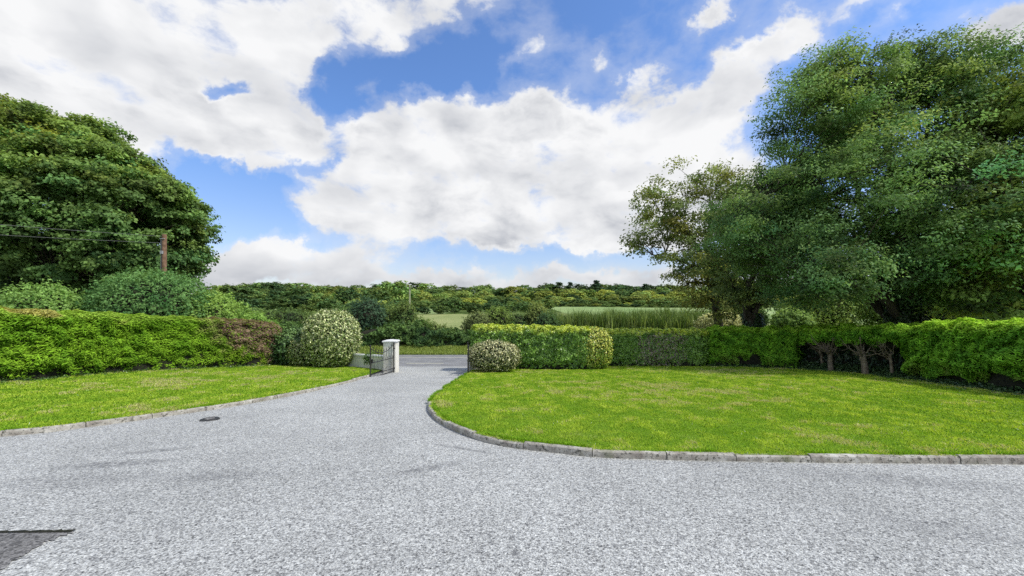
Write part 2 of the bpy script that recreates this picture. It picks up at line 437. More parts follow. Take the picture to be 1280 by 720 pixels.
kerb(RK, -1, 'weathered concrete kerb curving round the right lawn', 3)
kerb(LK, 1, 'weathered concrete kerb along the left lawn', 4, h=0.08)

# dark tarmac patch and drain cover in the drive
_r = np.random.default_rng(6)
pp = [P(-260, 668.5), P(0, 667), P(92, 664.5)] + [P(92 - 92 * t + _r.normal(0, 1.2), 664.5 + 49 * t - 5 * math.sin(3.14 * t) + _r.normal(0, 0.9)) for t in np.linspace(0.03, 1, 34)] + [P(-260, 860)]
poly_sheet('driveway_patch', [(p.x, p.y) for p in pp], 0.004, M['patch'], 2, label='dark worn tarmac patch at the drive edge', kind='structure')
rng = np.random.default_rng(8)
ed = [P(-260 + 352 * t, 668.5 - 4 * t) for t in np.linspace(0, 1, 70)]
shade_strip = [(p.x, p.y - 0.02) for p in ed] + [(p.x, p.y + 0.006 + abs(rng.normal(0, 0.012))) for p in ed[::-1]]  # thin dark strip stands in for the shadow at the patch edge
poly_sheet('patch_edge_shade', shade_strip, 0.008, M['dark_shade'], 1, label='dark strip painted as shadow along the edge of the tarmac patch', kind='structure')
c = P(262, 524.5)
dr = empty('drain_cover', c, 'small dark oval drain cover set in the gravel by the left kerb', 'drain cover')
mb = MB(); t = bmesh.new(); bmesh.ops.create_cone(t, cap_ends=True, segments=28, radius1=0.16, radius2=0.15, depth=0.02)
bmesh.ops.translate(t, vec=(c.x, c.y, c.z + 0.006), verts=t.verts); mb._add(t)
mb.build('frame_ring', M['iron'], dr)
mb = MB(); t = bmesh.new(); bmesh.ops.create_cone(t, cap_ends=True, segments=24, radius1=0.085, radius2=0.08, depth=0.02)
bmesh.ops.translate(t, vec=(c.x, c.y, c.z + 0.014), verts=t.verts); mb._add(t)
mb.build('lid', M['patch'], dr)

# ------------------------------------------------------------------ leaves
def unit(a): return a / (np.linalg.norm(a, axis=1, keepdims=True) + 1e-9)
def leaf_arrays(rng, C, N, L, W, fold=0.25, droop=0.15, T=None):
    n = len(C); N = unit(N)
    if T is None: T = rng.normal(size=(n, 3)); T[:, 2] -= 0.35
    T = unit(T - N * (T * N).sum(1, keepdims=True)); B = np.cross(N, T)
    L = np.broadcast_to(L, n)[:, None]; W = np.broadcast_to(W, n)[:, None]
    v0 = C - T * L * 0.5; v2 = C + T * L * 0.5 - N * droop * L
    v1 = C + B * W * 0.5 + N * fold * W * 0.5 - T * L * 0.06; v3 = C - B * W * 0.5 + N * fold * W * 0.5 - T * L * 0.06
    V = np.stack([v0, v1, v2, v3], 1).reshape(-1, 3)
    k = np.arange(n) * 4
    return V, np.stack([k, k + 1, k + 2, k + 3], 1)
LEAF_GAIN = 1.65
def leaves(name, rng, C, N, L, W, col, mat, parent, **kw):
    col = col * LEAF_GAIN
    V, Q = leaf_arrays(rng, C, N, L, W, **kw)
    return mesh_np(name, V, [Q], mat, parent, col=np.repeat(col, 4, axis=0))

def sphere_dirs(rng, n): return unit(rng.normal(size=(n, 3)))

def tubes(paths, nseg=7):
    """paths: list of (pts (k,3), radii (k))"""
    VV, FF, base = [], [], 0
    for pts, rad in paths:
        pts = np.asarray(pts, float); k = len(pts)
        T = unit(np.gradient(pts, axis=0)); up = np.array([0.31, 0.17, 0.93])
        A = unit(np.cross(T, up)); B = np.cross(T, A)
        th = np.linspace(0, 2 * np.pi, nseg, endpoint=False)
        ring = pts[:, None] + (A[:, None] * np.cos(th)[None, :, None] + B[:, None] * np.sin(th)[None, :, None]) * np.asarray(rad)[:, None, None]
        VV.append(ring.reshape(-1, 3))
        i, j = np.meshgrid(np.arange(k - 1), np.arange(nseg), indexing='ij'); i = i.ravel(); j = j.ravel(); j2 = (j + 1) % nseg
        FF.append(np.stack([i * nseg + j, i * nseg + j2, (i + 1) * nseg + j2, (i + 1) * nseg + j], 1) + base)
        base += k * nseg
    return np.vstack(VV), np.vstack(FF)

def wiggle(rng, a, b, n, amp, sag=0.0):
    t = np.linspace(0, 1, n)[:, None]; p = a + (b - a) * t
    off = rng.normal(size=(n, 3)) * amp; off[0] = 0; off[-1] = 0
    off = (off + np.roll(off, 1, 0) + np.roll(off, -1, 0)) / 3; off[0] = 0; off[-1] = 0
    p = p + off; p[:, 2] += sag * np.sin(np.pi * t[:, 0]); return p

def crown_clumps(rng, lobes, spacing, inner=0.25, lo=0.72):
    out = []
    for li, (c, r) in enumerate(lobes):
        c = np.array(c, float); r = np.array(r, float)
        area = 4 * np.pi * (((r[0] * r[1]) ** 1.6 + (r[0] * r[2]) ** 1.6 + (r[1] * r[2]) ** 1.6) / 3) ** (1 / 1.6)
        n = int(area / spacing ** 2)
        d = sphere_dirs(rng, n); rr = rng.uniform(lo, 1.0, (n, 1))
        p = c + d * r * rr
        keep = np.ones(n, bool)
        for lj, (c2, r2) in enumerate(lobes):
            if lj != li: keep &= (np.linalg.norm((p - c2) / np.array(r2), axis=1) > 0.72) | (rng.random(n) < inner)
        out.append(np.hstack([p, d])[keep])
    return np.vstack(out)

def make_crown(rng, clumps, rc, flat, tufts, per, ts, L, W, base, var, nz, fresh=None, hemi=0.25, jig=0.32):
    """clumps (n,6): centre+dir. returns leaf centres, normals, colours"""
    n = len(clumps); c = clumps[:, :3]
    c = c + rng.normal(size=(n, 3)) * rc * jig
    rcs = rc * rng.uniform(0.5, 1.45, n)
    d = sphere_dirs(rng, n * tufts); d[:, 2] = np.where(rng.random(len(d)) < hemi, d[:, 2], np.abs(d[:, 2]))
    cc = np.repeat(c, tufts, 0); dd = np.repeat(clumps[:, 3:], tufts, 0); rr = np.repeat(rcs, tufts)[:, None]
    rad = rng.uniform(0.55, 1.0, (len(d), 1))
    t = cc + d * rr * rad * np.array([1, 1, flat]); tn = d * 0.6 + np.array([0, 0, 0.55]) + dd * 0.25
    k = np.repeat(np.arange(len(t)), per)
    X = t[k] + rng.normal(size=(len(k), 3)) * ts * np.array([1, 1, 0.6])
    N = tn[k] + rng.normal(size=(len(k), 3)) * 0.45
    cv = np.repeat(rng.normal(0, var, n), tufts)[k]
    tv = np.repeat(rng.normal(0, var * 0.5, len(t)), per)
    col = np.array(base)[None] * (1 + cv + tv + 0.22 * nz(X))[:, None]
    hue = np.repeat(rng.normal(0, 0.12, n), tufts)[k][:, None]
    col = col * (1 + hue * np.array([1.0, 0.2, -0.5]))
    if fresh is not None: col = fresh(X, col)
    return X, N, np.clip(col, 0.008, 1)

def skeleton(rng, base, fork, tips, r0, nlimb=7, wig=0.25, lean=None, rtip=0.02):
    """trunk from base to fork, limbs towards groups of tips, thin branches to every tip"""
    base = np.array(base, float); fork = np.array(fork, float); tips = np.asarray(tips, float)
    top = tips.mean(0); top[2] = np.percentile(tips[:, 2], 85)
    trunk = wiggle(rng, base, fork, 8, wig * 0.3)
    lead = wiggle(rng, fork, top, 12, wig)
    tr_p = np.vstack([trunk, lead[1:]]); n = len(tr_p)
    tr_r = np.interp(np.arange(n), [0, 1, 7, n - 1], [r0 * 1.35, r0 * 1.05, r0 * 0.8, r0 * 0.12])
    tr = [(tr_p, tr_r)]; limbs = []
    nodes = [tr_p]; nrad = [tr_r]
    order = rng.permutation(len(tips)); cent = [tips[order[0]]]
    for _ in range(nlimb - 1):
        dm = np.min([np.linalg.norm(tips - c, axis=1) for c in cent], 0); cent.append(tips[np.argmax(dm * rng.uniform(0.7, 1, len(tips)))])
    for c in cent:
        c = fork + (c - fork) * 0.86
        want = fork[2] + rng.uniform(-0.25, 0.65) * max(0.5, (c[2] - fork[2]))
        k = 5 + int(np.argmin(np.abs(tr_p[5:n - 4, 2] - want)))
        p = wiggle(rng, tr_p[k], c, 12, wig * 1.1, sag=0.1 * np.linalg.norm(c - tr_p[k]))
        r = np.linspace(tr_r[k] * 0.6, 0.04, 12); limbs.append((p, r)); nodes.append(p[2:]); nrad.append(r[2:])
    ALL = np.vstack(nodes); AR = np.concatenate(nrad)
    for t in tips:
        dd = np.linalg.norm(ALL - t, axis=1) + 0.35 * np.maximum(0, ALL[:, 2] - t[2] + 0.3)
        k = int(np.argmin(dd))
        if dd[k] < 0.2: continue
        p = wiggle(rng, ALL[k], t, 6, wig * 0.35, sag=0.05 * dd[k]); a = max(rtip, min(AR[k] * 0.55, 0.05 + 0.015 * dd[k]))
        limbs.append((p, np.linspace(a, rtip * 0.5, 6)))
    return tr, limbs

def build_tree(name, root_loc, label, cat, seed, lobes, spacing, rc, flat, tufts, per, ts, L, W, base, var, mat, bark, fork, r0, nlimb, fresh=None, inner=0.25, lo=0.72, group=None, thin=None, extra_trunks=(), hemi=0.25, jig=0.32):
    rng = np.random.default_rng(seed); nz = SN(seed + 1, 2.5)
    root = empty(name, root_loc, label, cat, group)
    cl = crown_clumps(rng, lobes, spacing, inner, lo)
    if thin is not None: cl = cl[~thin(cl[:, :3])]
    gzv = G(cl[:, 0], cl[:, 1]); cl = cl[cl[:, 2] > gzv + 0.7]
    X, N, C = make_crown(rng, cl, rc, flat, tufts, per, ts, L, W, base, var, nz, fresh, hemi, jig)
    ok = X[:, 2] > G(X[:, 0], X[:, 1]) + 0.1; X, N, C = X[ok], N[ok], C[ok]
    n = len(X); s = rng.uniform(0.7, 1.25, n)
    leaves('crown', rng, X, N, L * s, W * s, C, mat, root)
    tr, limbs = skeleton(rng, root_loc, fork, cl[:, :3], r0, nlimb)
    for b, f, r in extra_trunks:
        p = wiggle(rng, np.array(b, float), np.array(f, float), 9, 0.15); tr.append((p, np.linspace(r * 1.2, r * 0.5, 9)))
    V, Q = tubes(tr, 14); mesh_np('trunk', V, [Q], bark, root, smooth=True)
    V, Q = tubes(limbs, 6); mesh_np('limbs', V, [Q], bark, root, smooth=True)
    print(name, 'leaves', n, 'clumps', len(cl)); return root

# big sycamore left
def lobe(px, py, y, rpx, rpy, ry=None):
    w = XZ(px, py, y); return ((w.x, w.y, w.z), (rpx / F * y, ry if ry else rpx / F * y, rpy / F * y))
def fr(strength, zlo, zhi, c=(1.5, 1.25, 0.7)):
    c = np.array(c)
    def f(X, col):
        k = sstep(zlo, zhi, X[:, 2])[:, None] * strength
        return col * (1 - k) + col * c * k
    return f
lb = [lobe(-30, 262, 29, 178, 130, 9), lobe(122, 288, 26, 92, 100, 5.5), lobe(50, 236, 28, 122, 88, 7), lobe(183, 294, 25.5, 40, 74, 4), lobe(-10, 345, 29, 150, 45, 8)]
bx = (40 - 640) / F * 28
build_tree('sycamore_tree', (bx, 28, g(bx, 28)), 'huge rounded sycamore tree with dense dark green crown beyond the left hedge', 'tree', 11, lb, 1.08, 1.15, 0.55, 17, 24, 0.19,
           0.2, 0.155, (0.092, 0.158, 0.046), 0.25, M['leaf'], M['bark'], (bx, 28, g(bx, 28) + 2.6), 0.6, 12, fresh=fr(0.6, 6, 13, (1.5, 1.15, 0.6)), lo=0.86, inner=0.12, jig=0.1)

# main ash right (two stems, ivy)
def rn(c, r): return (c, r)
t1 = (0.98 * 18.5, 18.5)
lr = [lobe(1012, 175, 18.5, 58, 74), lobe(1110, 140, 19, 72, 70), lobe(1185, 150, 18.5, 68, 72), lobe(1100, 265, 18.0, 125, 92, 5.5), lobe(975, 290, 18, 62, 72, 3),
      lobe(1000, 345, 17.5, 92, 42, 3.4), lobe(1160, 320, 16.5, 95, 55, 3), lobe(1130, 96, 19, 36, 28), lobe(1220, 250, 18, 90, 80, 4), lobe(1120, 372, 19.5, 45, 30, 1.6), lobe(1235, 368, 18.5, 34, 30, 1.8), lobe(1245, 110, 18.5, 50, 42, 2.2), lobe(1060, 120, 18.5, 50, 60), lobe(993, 205, 18.5, 34, 64, 1.8), lobe(1062, 218, 18.2, 62, 42, 3), lobe(1185, 98, 18.8, 46, 32), lobe(1010, 120, 18.6, 34, 34, 2)]
rngT = SN(77, 3.4)
build_tree('ash_tree', (t1[0], t1[1], g(*t1)), 'tallest broad ash tree with dark twin trunks behind the right hedge', 'tree', 21, lr, 0.96, 0.95, 0.55, 12, 28, 0.2,
           0.135, 0.065, (0.125, 0.205, 0.066), 0.25, M['leaf'], M['bark'], (t1[0], t1[1], g(*t1) + 2.5), 0.42, 12, inner=0.3, lo=0.45,
           thin=lambda p: rngT(p) > 0.55 - 0.55 * (p[:, 2] < 3.4), extra_trunks=[((t1[0] + 0.95, t1[1] + 0.2, g(*t1) - 0.1), (t1[0] + 2.2, t1[1] + 0.6, 7.5), 0.36)],
           fresh=fr(0.2, 6, 13, (1.35, 1.15, 0.7)))
# airy maple at the left of that group
t2 = (0.52 * 30, 30)
la = [lobe(850, 265, 30, 56, 58), lobe(905, 250, 30, 48, 62), lobe(822, 300, 29, 34, 42), lobe(870, 330, 29, 55, 34), lobe(935, 300, 29.5, 50, 70), lobe(905, 375, 28, 60, 26, 3)]
na = SN(78, 2.6)
build_tree('maple_tree', (t2[0], t2[1], g(*t2)), 'airy maple tree with thin brownish green crown and low bare branches', 'tree', 31, la, 1.28, 0.85, 0.6, 9, 15, 0.24,
           0.2, 0.12, (0.135, 0.162, 0.045), 0.28, M['leaf'], M['bark'], (t2[0] - 0.3, t2[1], g(*t2) + 3.0), 0.32, 11, inner=0.5, lo=0.35,
           thin=lambda p: na(p) > 0.22)
# small dark tree between
t3 = (0.60 * 23, 23)
lc = [lobe(935, 345, 23, 46, 46, 2.6), lobe(915, 300, 23, 36, 50, 2.2), lobe(960, 270, 22, 40, 60, 2.4)]
build_tree('hawthorn_tree', (t3[0], t3[1], g(*t3)), 'dark leaning hawthorn tree between the airy tree and the tallest one', 'tree', 41, lc, 0.9, 0.75, 0.6, 10, 14, 0.18,
           0.15, 0.085, (0.135, 0.19, 0.06), 0.25, M['leaf'], M['bark'], (t3[0] - 0.2, t3[1], g(*t3) + 1.6), 0.26, 7, inner=0.3, lo=0.5)
# right-hand edge tree
t4 = (1.30 * 15.5, 15.5)
le = [lobe(1250, 380, 15.5, 50, 28, 1.8), lobe(1310, 200, 15.5, 88, 85, 3.2), lobe(1250, 285, 15.0, 60, 52, 2.6), lobe(1310, 330, 15, 80, 42, 3), lobe(1280, 130, 16, 45, 45, 2.2), lobe(1400, 260, 16, 80, 90, 3.2)]
build_tree('beech_tree', (t4[0], t4[1], g(*t4)), 'yellowish green beech tree at the far right behind the hedge', 'tree', 51, le, 0.95, 0.85, 0.5, 11, 15, 0.18,
           0.17, 0.095, (0.14, 0.20, 0.045), 0.28, M['leaf'], M['bark'], (t4[0], t4[1], g(*t4) + 2.2), 0.3, 9, inner=0.25, lo=0.5,
           thin=lambda p: rngT(p + 9) > 0.7)

# ivy round the trunks of the ash
def ivy(name, parent_xy, h, r, n, seed, label):
    rng = np.random.default_rng(seed); x, y = parent_xy; root = (x, y, g(x, y))
    th = rng.uniform(0, 6.283, n); z = rng.uniform(0, 1, n) ** 0.9 * h; rr = r * (1 + 0.35 * np.sin(3 * th + z * 2)) * (1 - 0.3 * z / h) + rng.normal(0, 0.08, n)
    C = np.stack([x + rr * np.cos(th), y + rr * np.sin(th), root[2] + z], 1); N = np.stack([np.cos(th), np.sin(th), 0.3 + 0 * th], 1) + rng.normal(size=(n, 3)) * 0.4
    col = np.array((0.03, 0.055, 0.022)) * rng.uniform(0.6, 1.4, (n, 1))
    o = leaves(name, rng, C, N, 0.11, 0.1, col, M['glossy_leaf'], None)
    return tag(o, label, 'ivy')
ivy('ivy', t1, 5.0, 0.62, 12000, 61, 'dark ivy sleeve round the thickest trunk behind the right hedge')
ivy('ivy', (t1[0] + 1.35, t1[1] + 0.2), 3.8, 0.5, 9000, 62, 'dark ivy on the second trunk just right of the thickest one')
ivy('ivy', t3, 2.6, 0.5, 7000, 63, 'dark ivy clump on the trunk of the leaning hawthorn')

# ------------------------------------------------------------------ hedges
def path_eval(path):
    path = np.asarray(path, float)
    if len(path) < 3: pp_ = np.array([path[0] + (path[-1] - path[0]) * t for t in np.linspace(0, 1, 9)])
    else: pp_ = catmull(path, 8)
    seg = np.linalg.norm(np.diff(pp_, axis=0), axis=1); s = np.concatenate([[0], np.cumsum(seg)])
    T = np.gradient(pp_, s, axis=0); T = unit(T)
    def ev(t):
        tc = np.clip(t, 0, s[-1]); x = np.interp(tc, s, pp_[:, 0]); y = np.interp(tc, s, pp_[:, 1])
        tx = np.interp(tc, s, T[:, 0]); ty = np.interp(tc, s, T[:, 1]); q = np.hypot(tx, ty); tx /= q; ty /= q
        x = x + (t - tc) * tx; y = y + (t - tc) * ty
        return x, y, tx, ty
    return ev, s[-1]

def hedge(name, label, cat, path, w, hf, n, L, W, colf, mat, seed, r=0.3, re=None, amp=0.12, asc=1.2, h0=0.05, jit=0.08, core=True, gap=0.0,
          spray=False, front_only=False, parent=None, part='foliage', inset=0.16, skip=None, T=None):
    """front is on the right-hand side of the path (a<0 -> -normal)"""
    rng = np.random.default_rng(seed); ev, LEN = path_eval(path); nz = SN(seed + 5, asc); nz2 = SN(seed + 6, asc * 0.3)
    hmax = max(hf(0), hf(1), hf(0.5)); re = r if re is None else re
    if parent is None:
        x, y, _, _ = ev(np.array([LEN / 2])); parent = empty(name, (x[0], y[0], g(x[0], y[0])), label, cat)
    def surf(s, a, h, H):
        # round the box: clamp to inner box
        ci = np.stack([np.clip(s, re, LEN - re), np.clip(a, -(w / 2 - r), w / 2 - r), np.minimum(h, H - r)], 1)
        d = np.stack([s, a, h], 1) - ci; ln = np.linalg.norm(d, axis=1, keepdims=True) + 1e-6
        rad = np.array([re, r, r]); d = d / ln
        return ci + d * rad, d
    areas = np.array([LEN * hmax, LEN * hmax * (0.0 if front_only else 0.75), LEN * w, w * hmax, w * hmax]); pr = areas / areas.sum()
    def world(q):
        x, y, tx, ty = ev(q[:, 0]); nx, ny = -ty, tx
        X = np.stack([x + nx * q[:, 1], y + ny * q[:, 1], 0 * x], 1); X[:, 2] = G(X[:, 0], X[:, 1]) + q[:, 2]; return X, (tx, ty, nx, ny)
    f = rng.choice(5, n, p=pr); u = rng.random(n); v = rng.random(n)
    s = np.where(f <= 2, u * LEN, np.where(f == 3, 0, LEN)); H = np.interp(s / LEN, np.linspace(0, 1, 21), [hf(t) for t in np.linspace(0, 1, 21)])
    a = np.where(f == 0, -w / 2, np.where(f == 1, w / 2, (v - 0.5) * w)); a = np.where(f >= 3, (u - 0.5) * w, a)
    h = np.where(f == 2, H, h0 + (H - h0) * v)
    q, nn = surf(s, a, h, H)
    dsp = amp * nz(q * np.array([1, 1, 1.5])) + amp * 0.45 * nz2(q)
    bottom = 1 - sstep(h0, h0 + 0.45, q[:, 2])
    q = q + nn * (dsp - jit * rng.exponential(0.6, n) - bottom * 0.12)[:, None]
    X, (tx, ty, nx, ny) = world(q)
    N = np.stack([nn[:, 0] * tx + nn[:, 1] * nx, nn[:, 0] * ty + nn[:, 1] * ny, nn[:, 2]], 1)
    hfr = (q[:, 2]) / H
    keep = (rng.random(n) > bottom * gap * (0.5 + nz2(q) * 0.9)) & (q[:, 2] > 0.0)
    col = colf(rng, X, q[:, 0] / LEN, hfr, nn, nz(q + 7), nz2(q + 3))
    if skip is not None:
        sk = skip(q[:, 0] / LEN, q[:, 2], nz(q), q[:, 1]); keep &= ~(sk & ((rng.random(n) < 0.35) | (not core) | (h0 > 0.5)))
        X = X - N * (sk * rng.uniform(0.25, inset * 2.6, n))[:, None] if not (h0 > 0.5) else X
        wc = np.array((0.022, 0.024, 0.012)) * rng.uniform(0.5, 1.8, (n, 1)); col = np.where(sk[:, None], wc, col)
    X, N, col = X[keep], N[keep], col[keep]
    m = len(X); N2 = N + rng.normal(size=(m, 3)) * 0.5 + np.array([0, 0, 0.35])
    Td = None
    if spray:  # sprays leaning outwards and slightly up, mostly sideways
        Td = N * 0.55 + np.stack([tx, ty, 0 * tx], 1)[keep] * rng.choice([-1, 1], m)[:, None] * rng.uniform(0.3, 1.3, m)[:, None] + rng.normal(size=(m, 3)) * 0.28
        N2 = np.array([0, 0, 1.0]) + N * 0.7 + rng.normal(size=(m, 3)) * 0.4
    sc_ = rng.uniform(0.6, 1.35, m)
    leaves(part, rng, X, N2, L * sc_, W * sc_, col, mat, parent, T=Td)
    if core:  # solid inner mass, its dark colour stands in for shade between leaves
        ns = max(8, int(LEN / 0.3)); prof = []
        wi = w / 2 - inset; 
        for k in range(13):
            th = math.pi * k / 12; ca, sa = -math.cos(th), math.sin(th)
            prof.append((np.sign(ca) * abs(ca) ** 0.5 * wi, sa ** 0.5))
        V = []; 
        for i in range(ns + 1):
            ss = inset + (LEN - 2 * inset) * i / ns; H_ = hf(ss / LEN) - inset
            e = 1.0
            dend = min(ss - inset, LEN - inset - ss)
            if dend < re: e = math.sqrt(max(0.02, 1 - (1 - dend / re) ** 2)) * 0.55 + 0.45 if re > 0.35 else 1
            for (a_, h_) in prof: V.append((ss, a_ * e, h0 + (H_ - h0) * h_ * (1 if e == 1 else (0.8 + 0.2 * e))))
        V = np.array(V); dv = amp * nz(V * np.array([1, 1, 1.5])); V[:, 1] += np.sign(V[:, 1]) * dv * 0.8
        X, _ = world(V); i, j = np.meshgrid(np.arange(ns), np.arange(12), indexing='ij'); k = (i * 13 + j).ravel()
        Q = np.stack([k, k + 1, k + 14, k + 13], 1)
        mesh_np('shaded_twig_core', X, [Q, np.array([list(range(13))]), np.array([[ns * 13 + t for t in range(13)][::-1]])], M['dark_shade'], parent)
    return parent

def lerp(c1, c2, k): k = np.clip(k, 0, 1)[:, None]; return np.array(c1) * (1 - k) + np.array(c2) * k
# left conifer hedge: front path with garden on its right-hand side, walking away from... (direction towards camera -> front = right?)
def offset_path(pts, off):   # shift polyline sideways
    pts = np.array(pts, float); T = unit(np.gradient(pts, axis=0)); return pts + np.stack([-T[:, 1], T[:, 0]], 1) * off
a0, a1, a2 = P(0, 482), P(165, 467.5), P(345, 457)
frontL = [(-20.5, 2.5), (-16.8, 7.6), (a0.x, a0.y), (a1.x, a1.y), (P(356, 456.6).x * 19.0 / P(356, 456.6).y, 19.0)]
def colL(rng, X, s, h, nn, n1, n2):
    c = lerp((0.10, 0.205, 0.012), (0.16, 0.28, 0.018), 0.5 + 0.6 * n1 + 0.3 * n2)
    c = lerp((0, 0, 0), (1, 1, 1), np.ones(len(s))) * c
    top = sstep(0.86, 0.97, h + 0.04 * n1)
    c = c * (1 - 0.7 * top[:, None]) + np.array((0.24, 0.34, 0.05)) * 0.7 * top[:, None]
    tan = sstep(0.5, 1.1, n1) * sstep(0.8, 0.9, h) * (s > 0.5)
    c = c * (1 - 0.6 * tan[:, None]) + np.array((0.34, 0.24, 0.10)) * 0.6 * tan[:, None]
    # dead brown end of the hedge
    br = sstep(0.83, 0.90, s + 0.02 * n1 + 0.05 * (h - 0.6)) * sstep(0.32, 0.62, h + 0.16 * n2 + 0.5 * sstep(0.9, 1.0, s))
    dead = lerp((0.10, 0.075, 0.04), (0.26, 0.205, 0.125), rng.random(len(s)) * 0.7 + 0.3 * n2 + 0.15)
    k = (br * (rng.random(len(s)) < 0.8))[:, None]; c = c * (1 - k) + dead * k
    half = sstep(0.8, 0.9, s)[:, None] * 0.35
    return c * (1 - half) + c * np.array((0.9, 0.65, 0.9)) * half
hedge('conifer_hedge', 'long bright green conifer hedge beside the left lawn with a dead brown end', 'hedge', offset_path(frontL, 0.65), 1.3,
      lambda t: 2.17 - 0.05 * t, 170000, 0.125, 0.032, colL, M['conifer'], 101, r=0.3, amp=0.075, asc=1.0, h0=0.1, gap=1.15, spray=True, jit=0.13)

# hedge A (privet) right of the gate
fA = P(600, 465.6); ya = 17.2
pA = [(-1.82, ya + 0.75), (1.3, ya + 0.72), (3.4, ya + 0.62)]
def colA(rng, X, s, h, nn, n1, n2):
    c = lerp((0.078, 0.155, 0.022), (0.16, 0.275, 0.04), 0.5 + 0.4 * n1 + 0.6 * n2)
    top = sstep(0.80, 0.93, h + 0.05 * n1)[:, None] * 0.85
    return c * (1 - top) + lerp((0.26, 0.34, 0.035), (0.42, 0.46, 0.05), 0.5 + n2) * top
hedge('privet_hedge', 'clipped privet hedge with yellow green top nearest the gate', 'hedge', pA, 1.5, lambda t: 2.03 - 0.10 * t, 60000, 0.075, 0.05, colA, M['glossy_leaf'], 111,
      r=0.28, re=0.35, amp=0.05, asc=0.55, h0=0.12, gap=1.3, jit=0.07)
# variegated rounded bush closing the end of hedge A
def shrub(name, label, cat, c, r, n, L, W, colf, mat, seed, amp=0.08, asc=0.7, flat=1.0, core=0.82, group=None, jit=0.06, power=2.0, bottom=0.0, spray=0.5):
    """c = ground point, r = (rx, ry, height)"""
    rng = np.random.default_rng(seed); nz = SN(seed + 2, asc); nz2 = SN(seed + 3, asc * 0.35)
    z0 = g(c[0], c[1]); root = empty(name, (c[0], c[1], z0), label, cat, group)
    hh = r[2] / 2
    d = sphere_dirs(rng, n)
    pw = 2.0 / power
    def pt(d, k, dis):
        m = np.abs(d) ** pw * np.sign(d)
        lenp = (np.abs(d) ** power).sum(1) ** (-1 / power)
        m = d * lenp[:, None]
        return np.array([c[0], c[1], z0 + hh + bottom * 0.5]) + m * np.array([r[0], r[1], hh - bottom * 0.5]) * k + d * dis[:, None]
    dis = amp * nz(d * 2.2 * max(r)) + amp * 0.5 * nz2(d * 2.2 * max(r)) - jit * rng.exponential(0.7, n)
    X = pt(d, 1.0, dis); gr = G(X[:, 0], X[:, 1]) + 0.02; ok = X[:, 2] > gr
    X, d2 = X[ok], d[ok]; h = (X[:, 2] - z0) / r[2]
    col = colf(rng, X, h, d2, nz(X), nz2(X)); m = len(X)
    N = d2 + rng.normal(size=(m, 3)) * spray + np.array([0, 0, 0.3]); s = rng.uniform(0.65, 1.3, m)
    leaves('foliage', rng, X, N, L * s, W * s, col, mat, root)
    if core:  # dark inner mass, painted as the shade behind the bush leaves
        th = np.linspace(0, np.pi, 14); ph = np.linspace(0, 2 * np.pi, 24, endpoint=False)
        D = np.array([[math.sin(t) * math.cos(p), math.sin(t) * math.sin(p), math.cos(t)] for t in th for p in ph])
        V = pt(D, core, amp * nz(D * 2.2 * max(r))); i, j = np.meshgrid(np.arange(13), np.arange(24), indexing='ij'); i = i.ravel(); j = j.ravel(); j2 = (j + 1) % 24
        mesh_np('shaded_twig_core', V, [np.stack([i * 24 + j, (i + 1) * 24 + j, (i + 1) * 24 + j2, i * 24 + j2], 1)], M['dark_shade'], root)
    return root
def variegated(a, b, cream, p=0.45):
    def f(rng, X, h, d, n1, n2):
        c = lerp(a, b, 0.5 + 0.5 * n1 + 0.3 * n2); k = (rng.random(len(X)) < p * (0.75 + 0.5 * sstep(0.2, 0.9, h)))[:, None]
        return np.where(k, np.array(cream) * rng.uniform(0.7, 1.15, (len(X), 1)), c)
    return f
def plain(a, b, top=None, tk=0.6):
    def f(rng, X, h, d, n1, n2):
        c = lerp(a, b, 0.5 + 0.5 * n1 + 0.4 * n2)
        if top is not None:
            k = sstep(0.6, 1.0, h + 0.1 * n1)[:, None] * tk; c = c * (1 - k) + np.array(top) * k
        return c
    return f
shrub('euonymus_bush', 'rounded yellow green variegated bush closing the end of the privet hedge', 'bush', (3.45, ya + 0.72), (0.98, 0.85, 1.92), 17000, 0.07, 0.05,
      variegated((0.10, 0.17, 0.025), (0.18, 0.27, 0.04), (0.42, 0.42, 0.08), 0.48), M['glossy_leaf'], 121, power=2.7, amp=0.05)
cs = P(617, 468.5)
shrub('euonymus_bush', 'low cream edged clipped bush beside the drive in front of the privet hedge', 'bush', (cs.x, cs.y + 0.5), (1.02, 0.62, 1.30), 13000, 0.062, 0.042,
      variegated((0.075, 0.095, 0.035), (0.13, 0.15, 0.05), (0.48, 0.46, 0.25), 0.38), M['glossy_leaf'], 122, power=2.5, amp=0.075, bottom=0.12)
# hedge B
yb = 19.0
def colB(rng, X, s, h, nn, n1, n2):
    c = colA(rng, X, s, h, nn, n1, n2)
    pz = sstep(0.28, 0.42, s + 0.06 * n1) * (1 - sstep(0.66, 0.82, s + 0.05 * n1)) * sstep(0.98, 0.75, h + 0.03 * n2)
    k = (rng.random(len(s)) < pz * 0.5)[:, None]; g2 = lerp((0.12, 0.10, 0.07), (0.25, 0.21, 0.15), rng.random(len(s)))
    return np.where(k, g2, c)
hedge('privet_hedge', 'clipped hedge with greyish brown patch in its face at the back of the lawn', 'hedge', [(4.3, yb + 0.5), (7.0, yb + 0.5), (9.45, yb + 0.45)], 1.05, lambda t: 1.86, 52000, 0.08, 0.05, colB, M['glossy_leaf'], 131,
      r=0.3, re=0.5, amp=0.055, asc=0.6, h0=0.1, gap=0.9, jit=0.08)
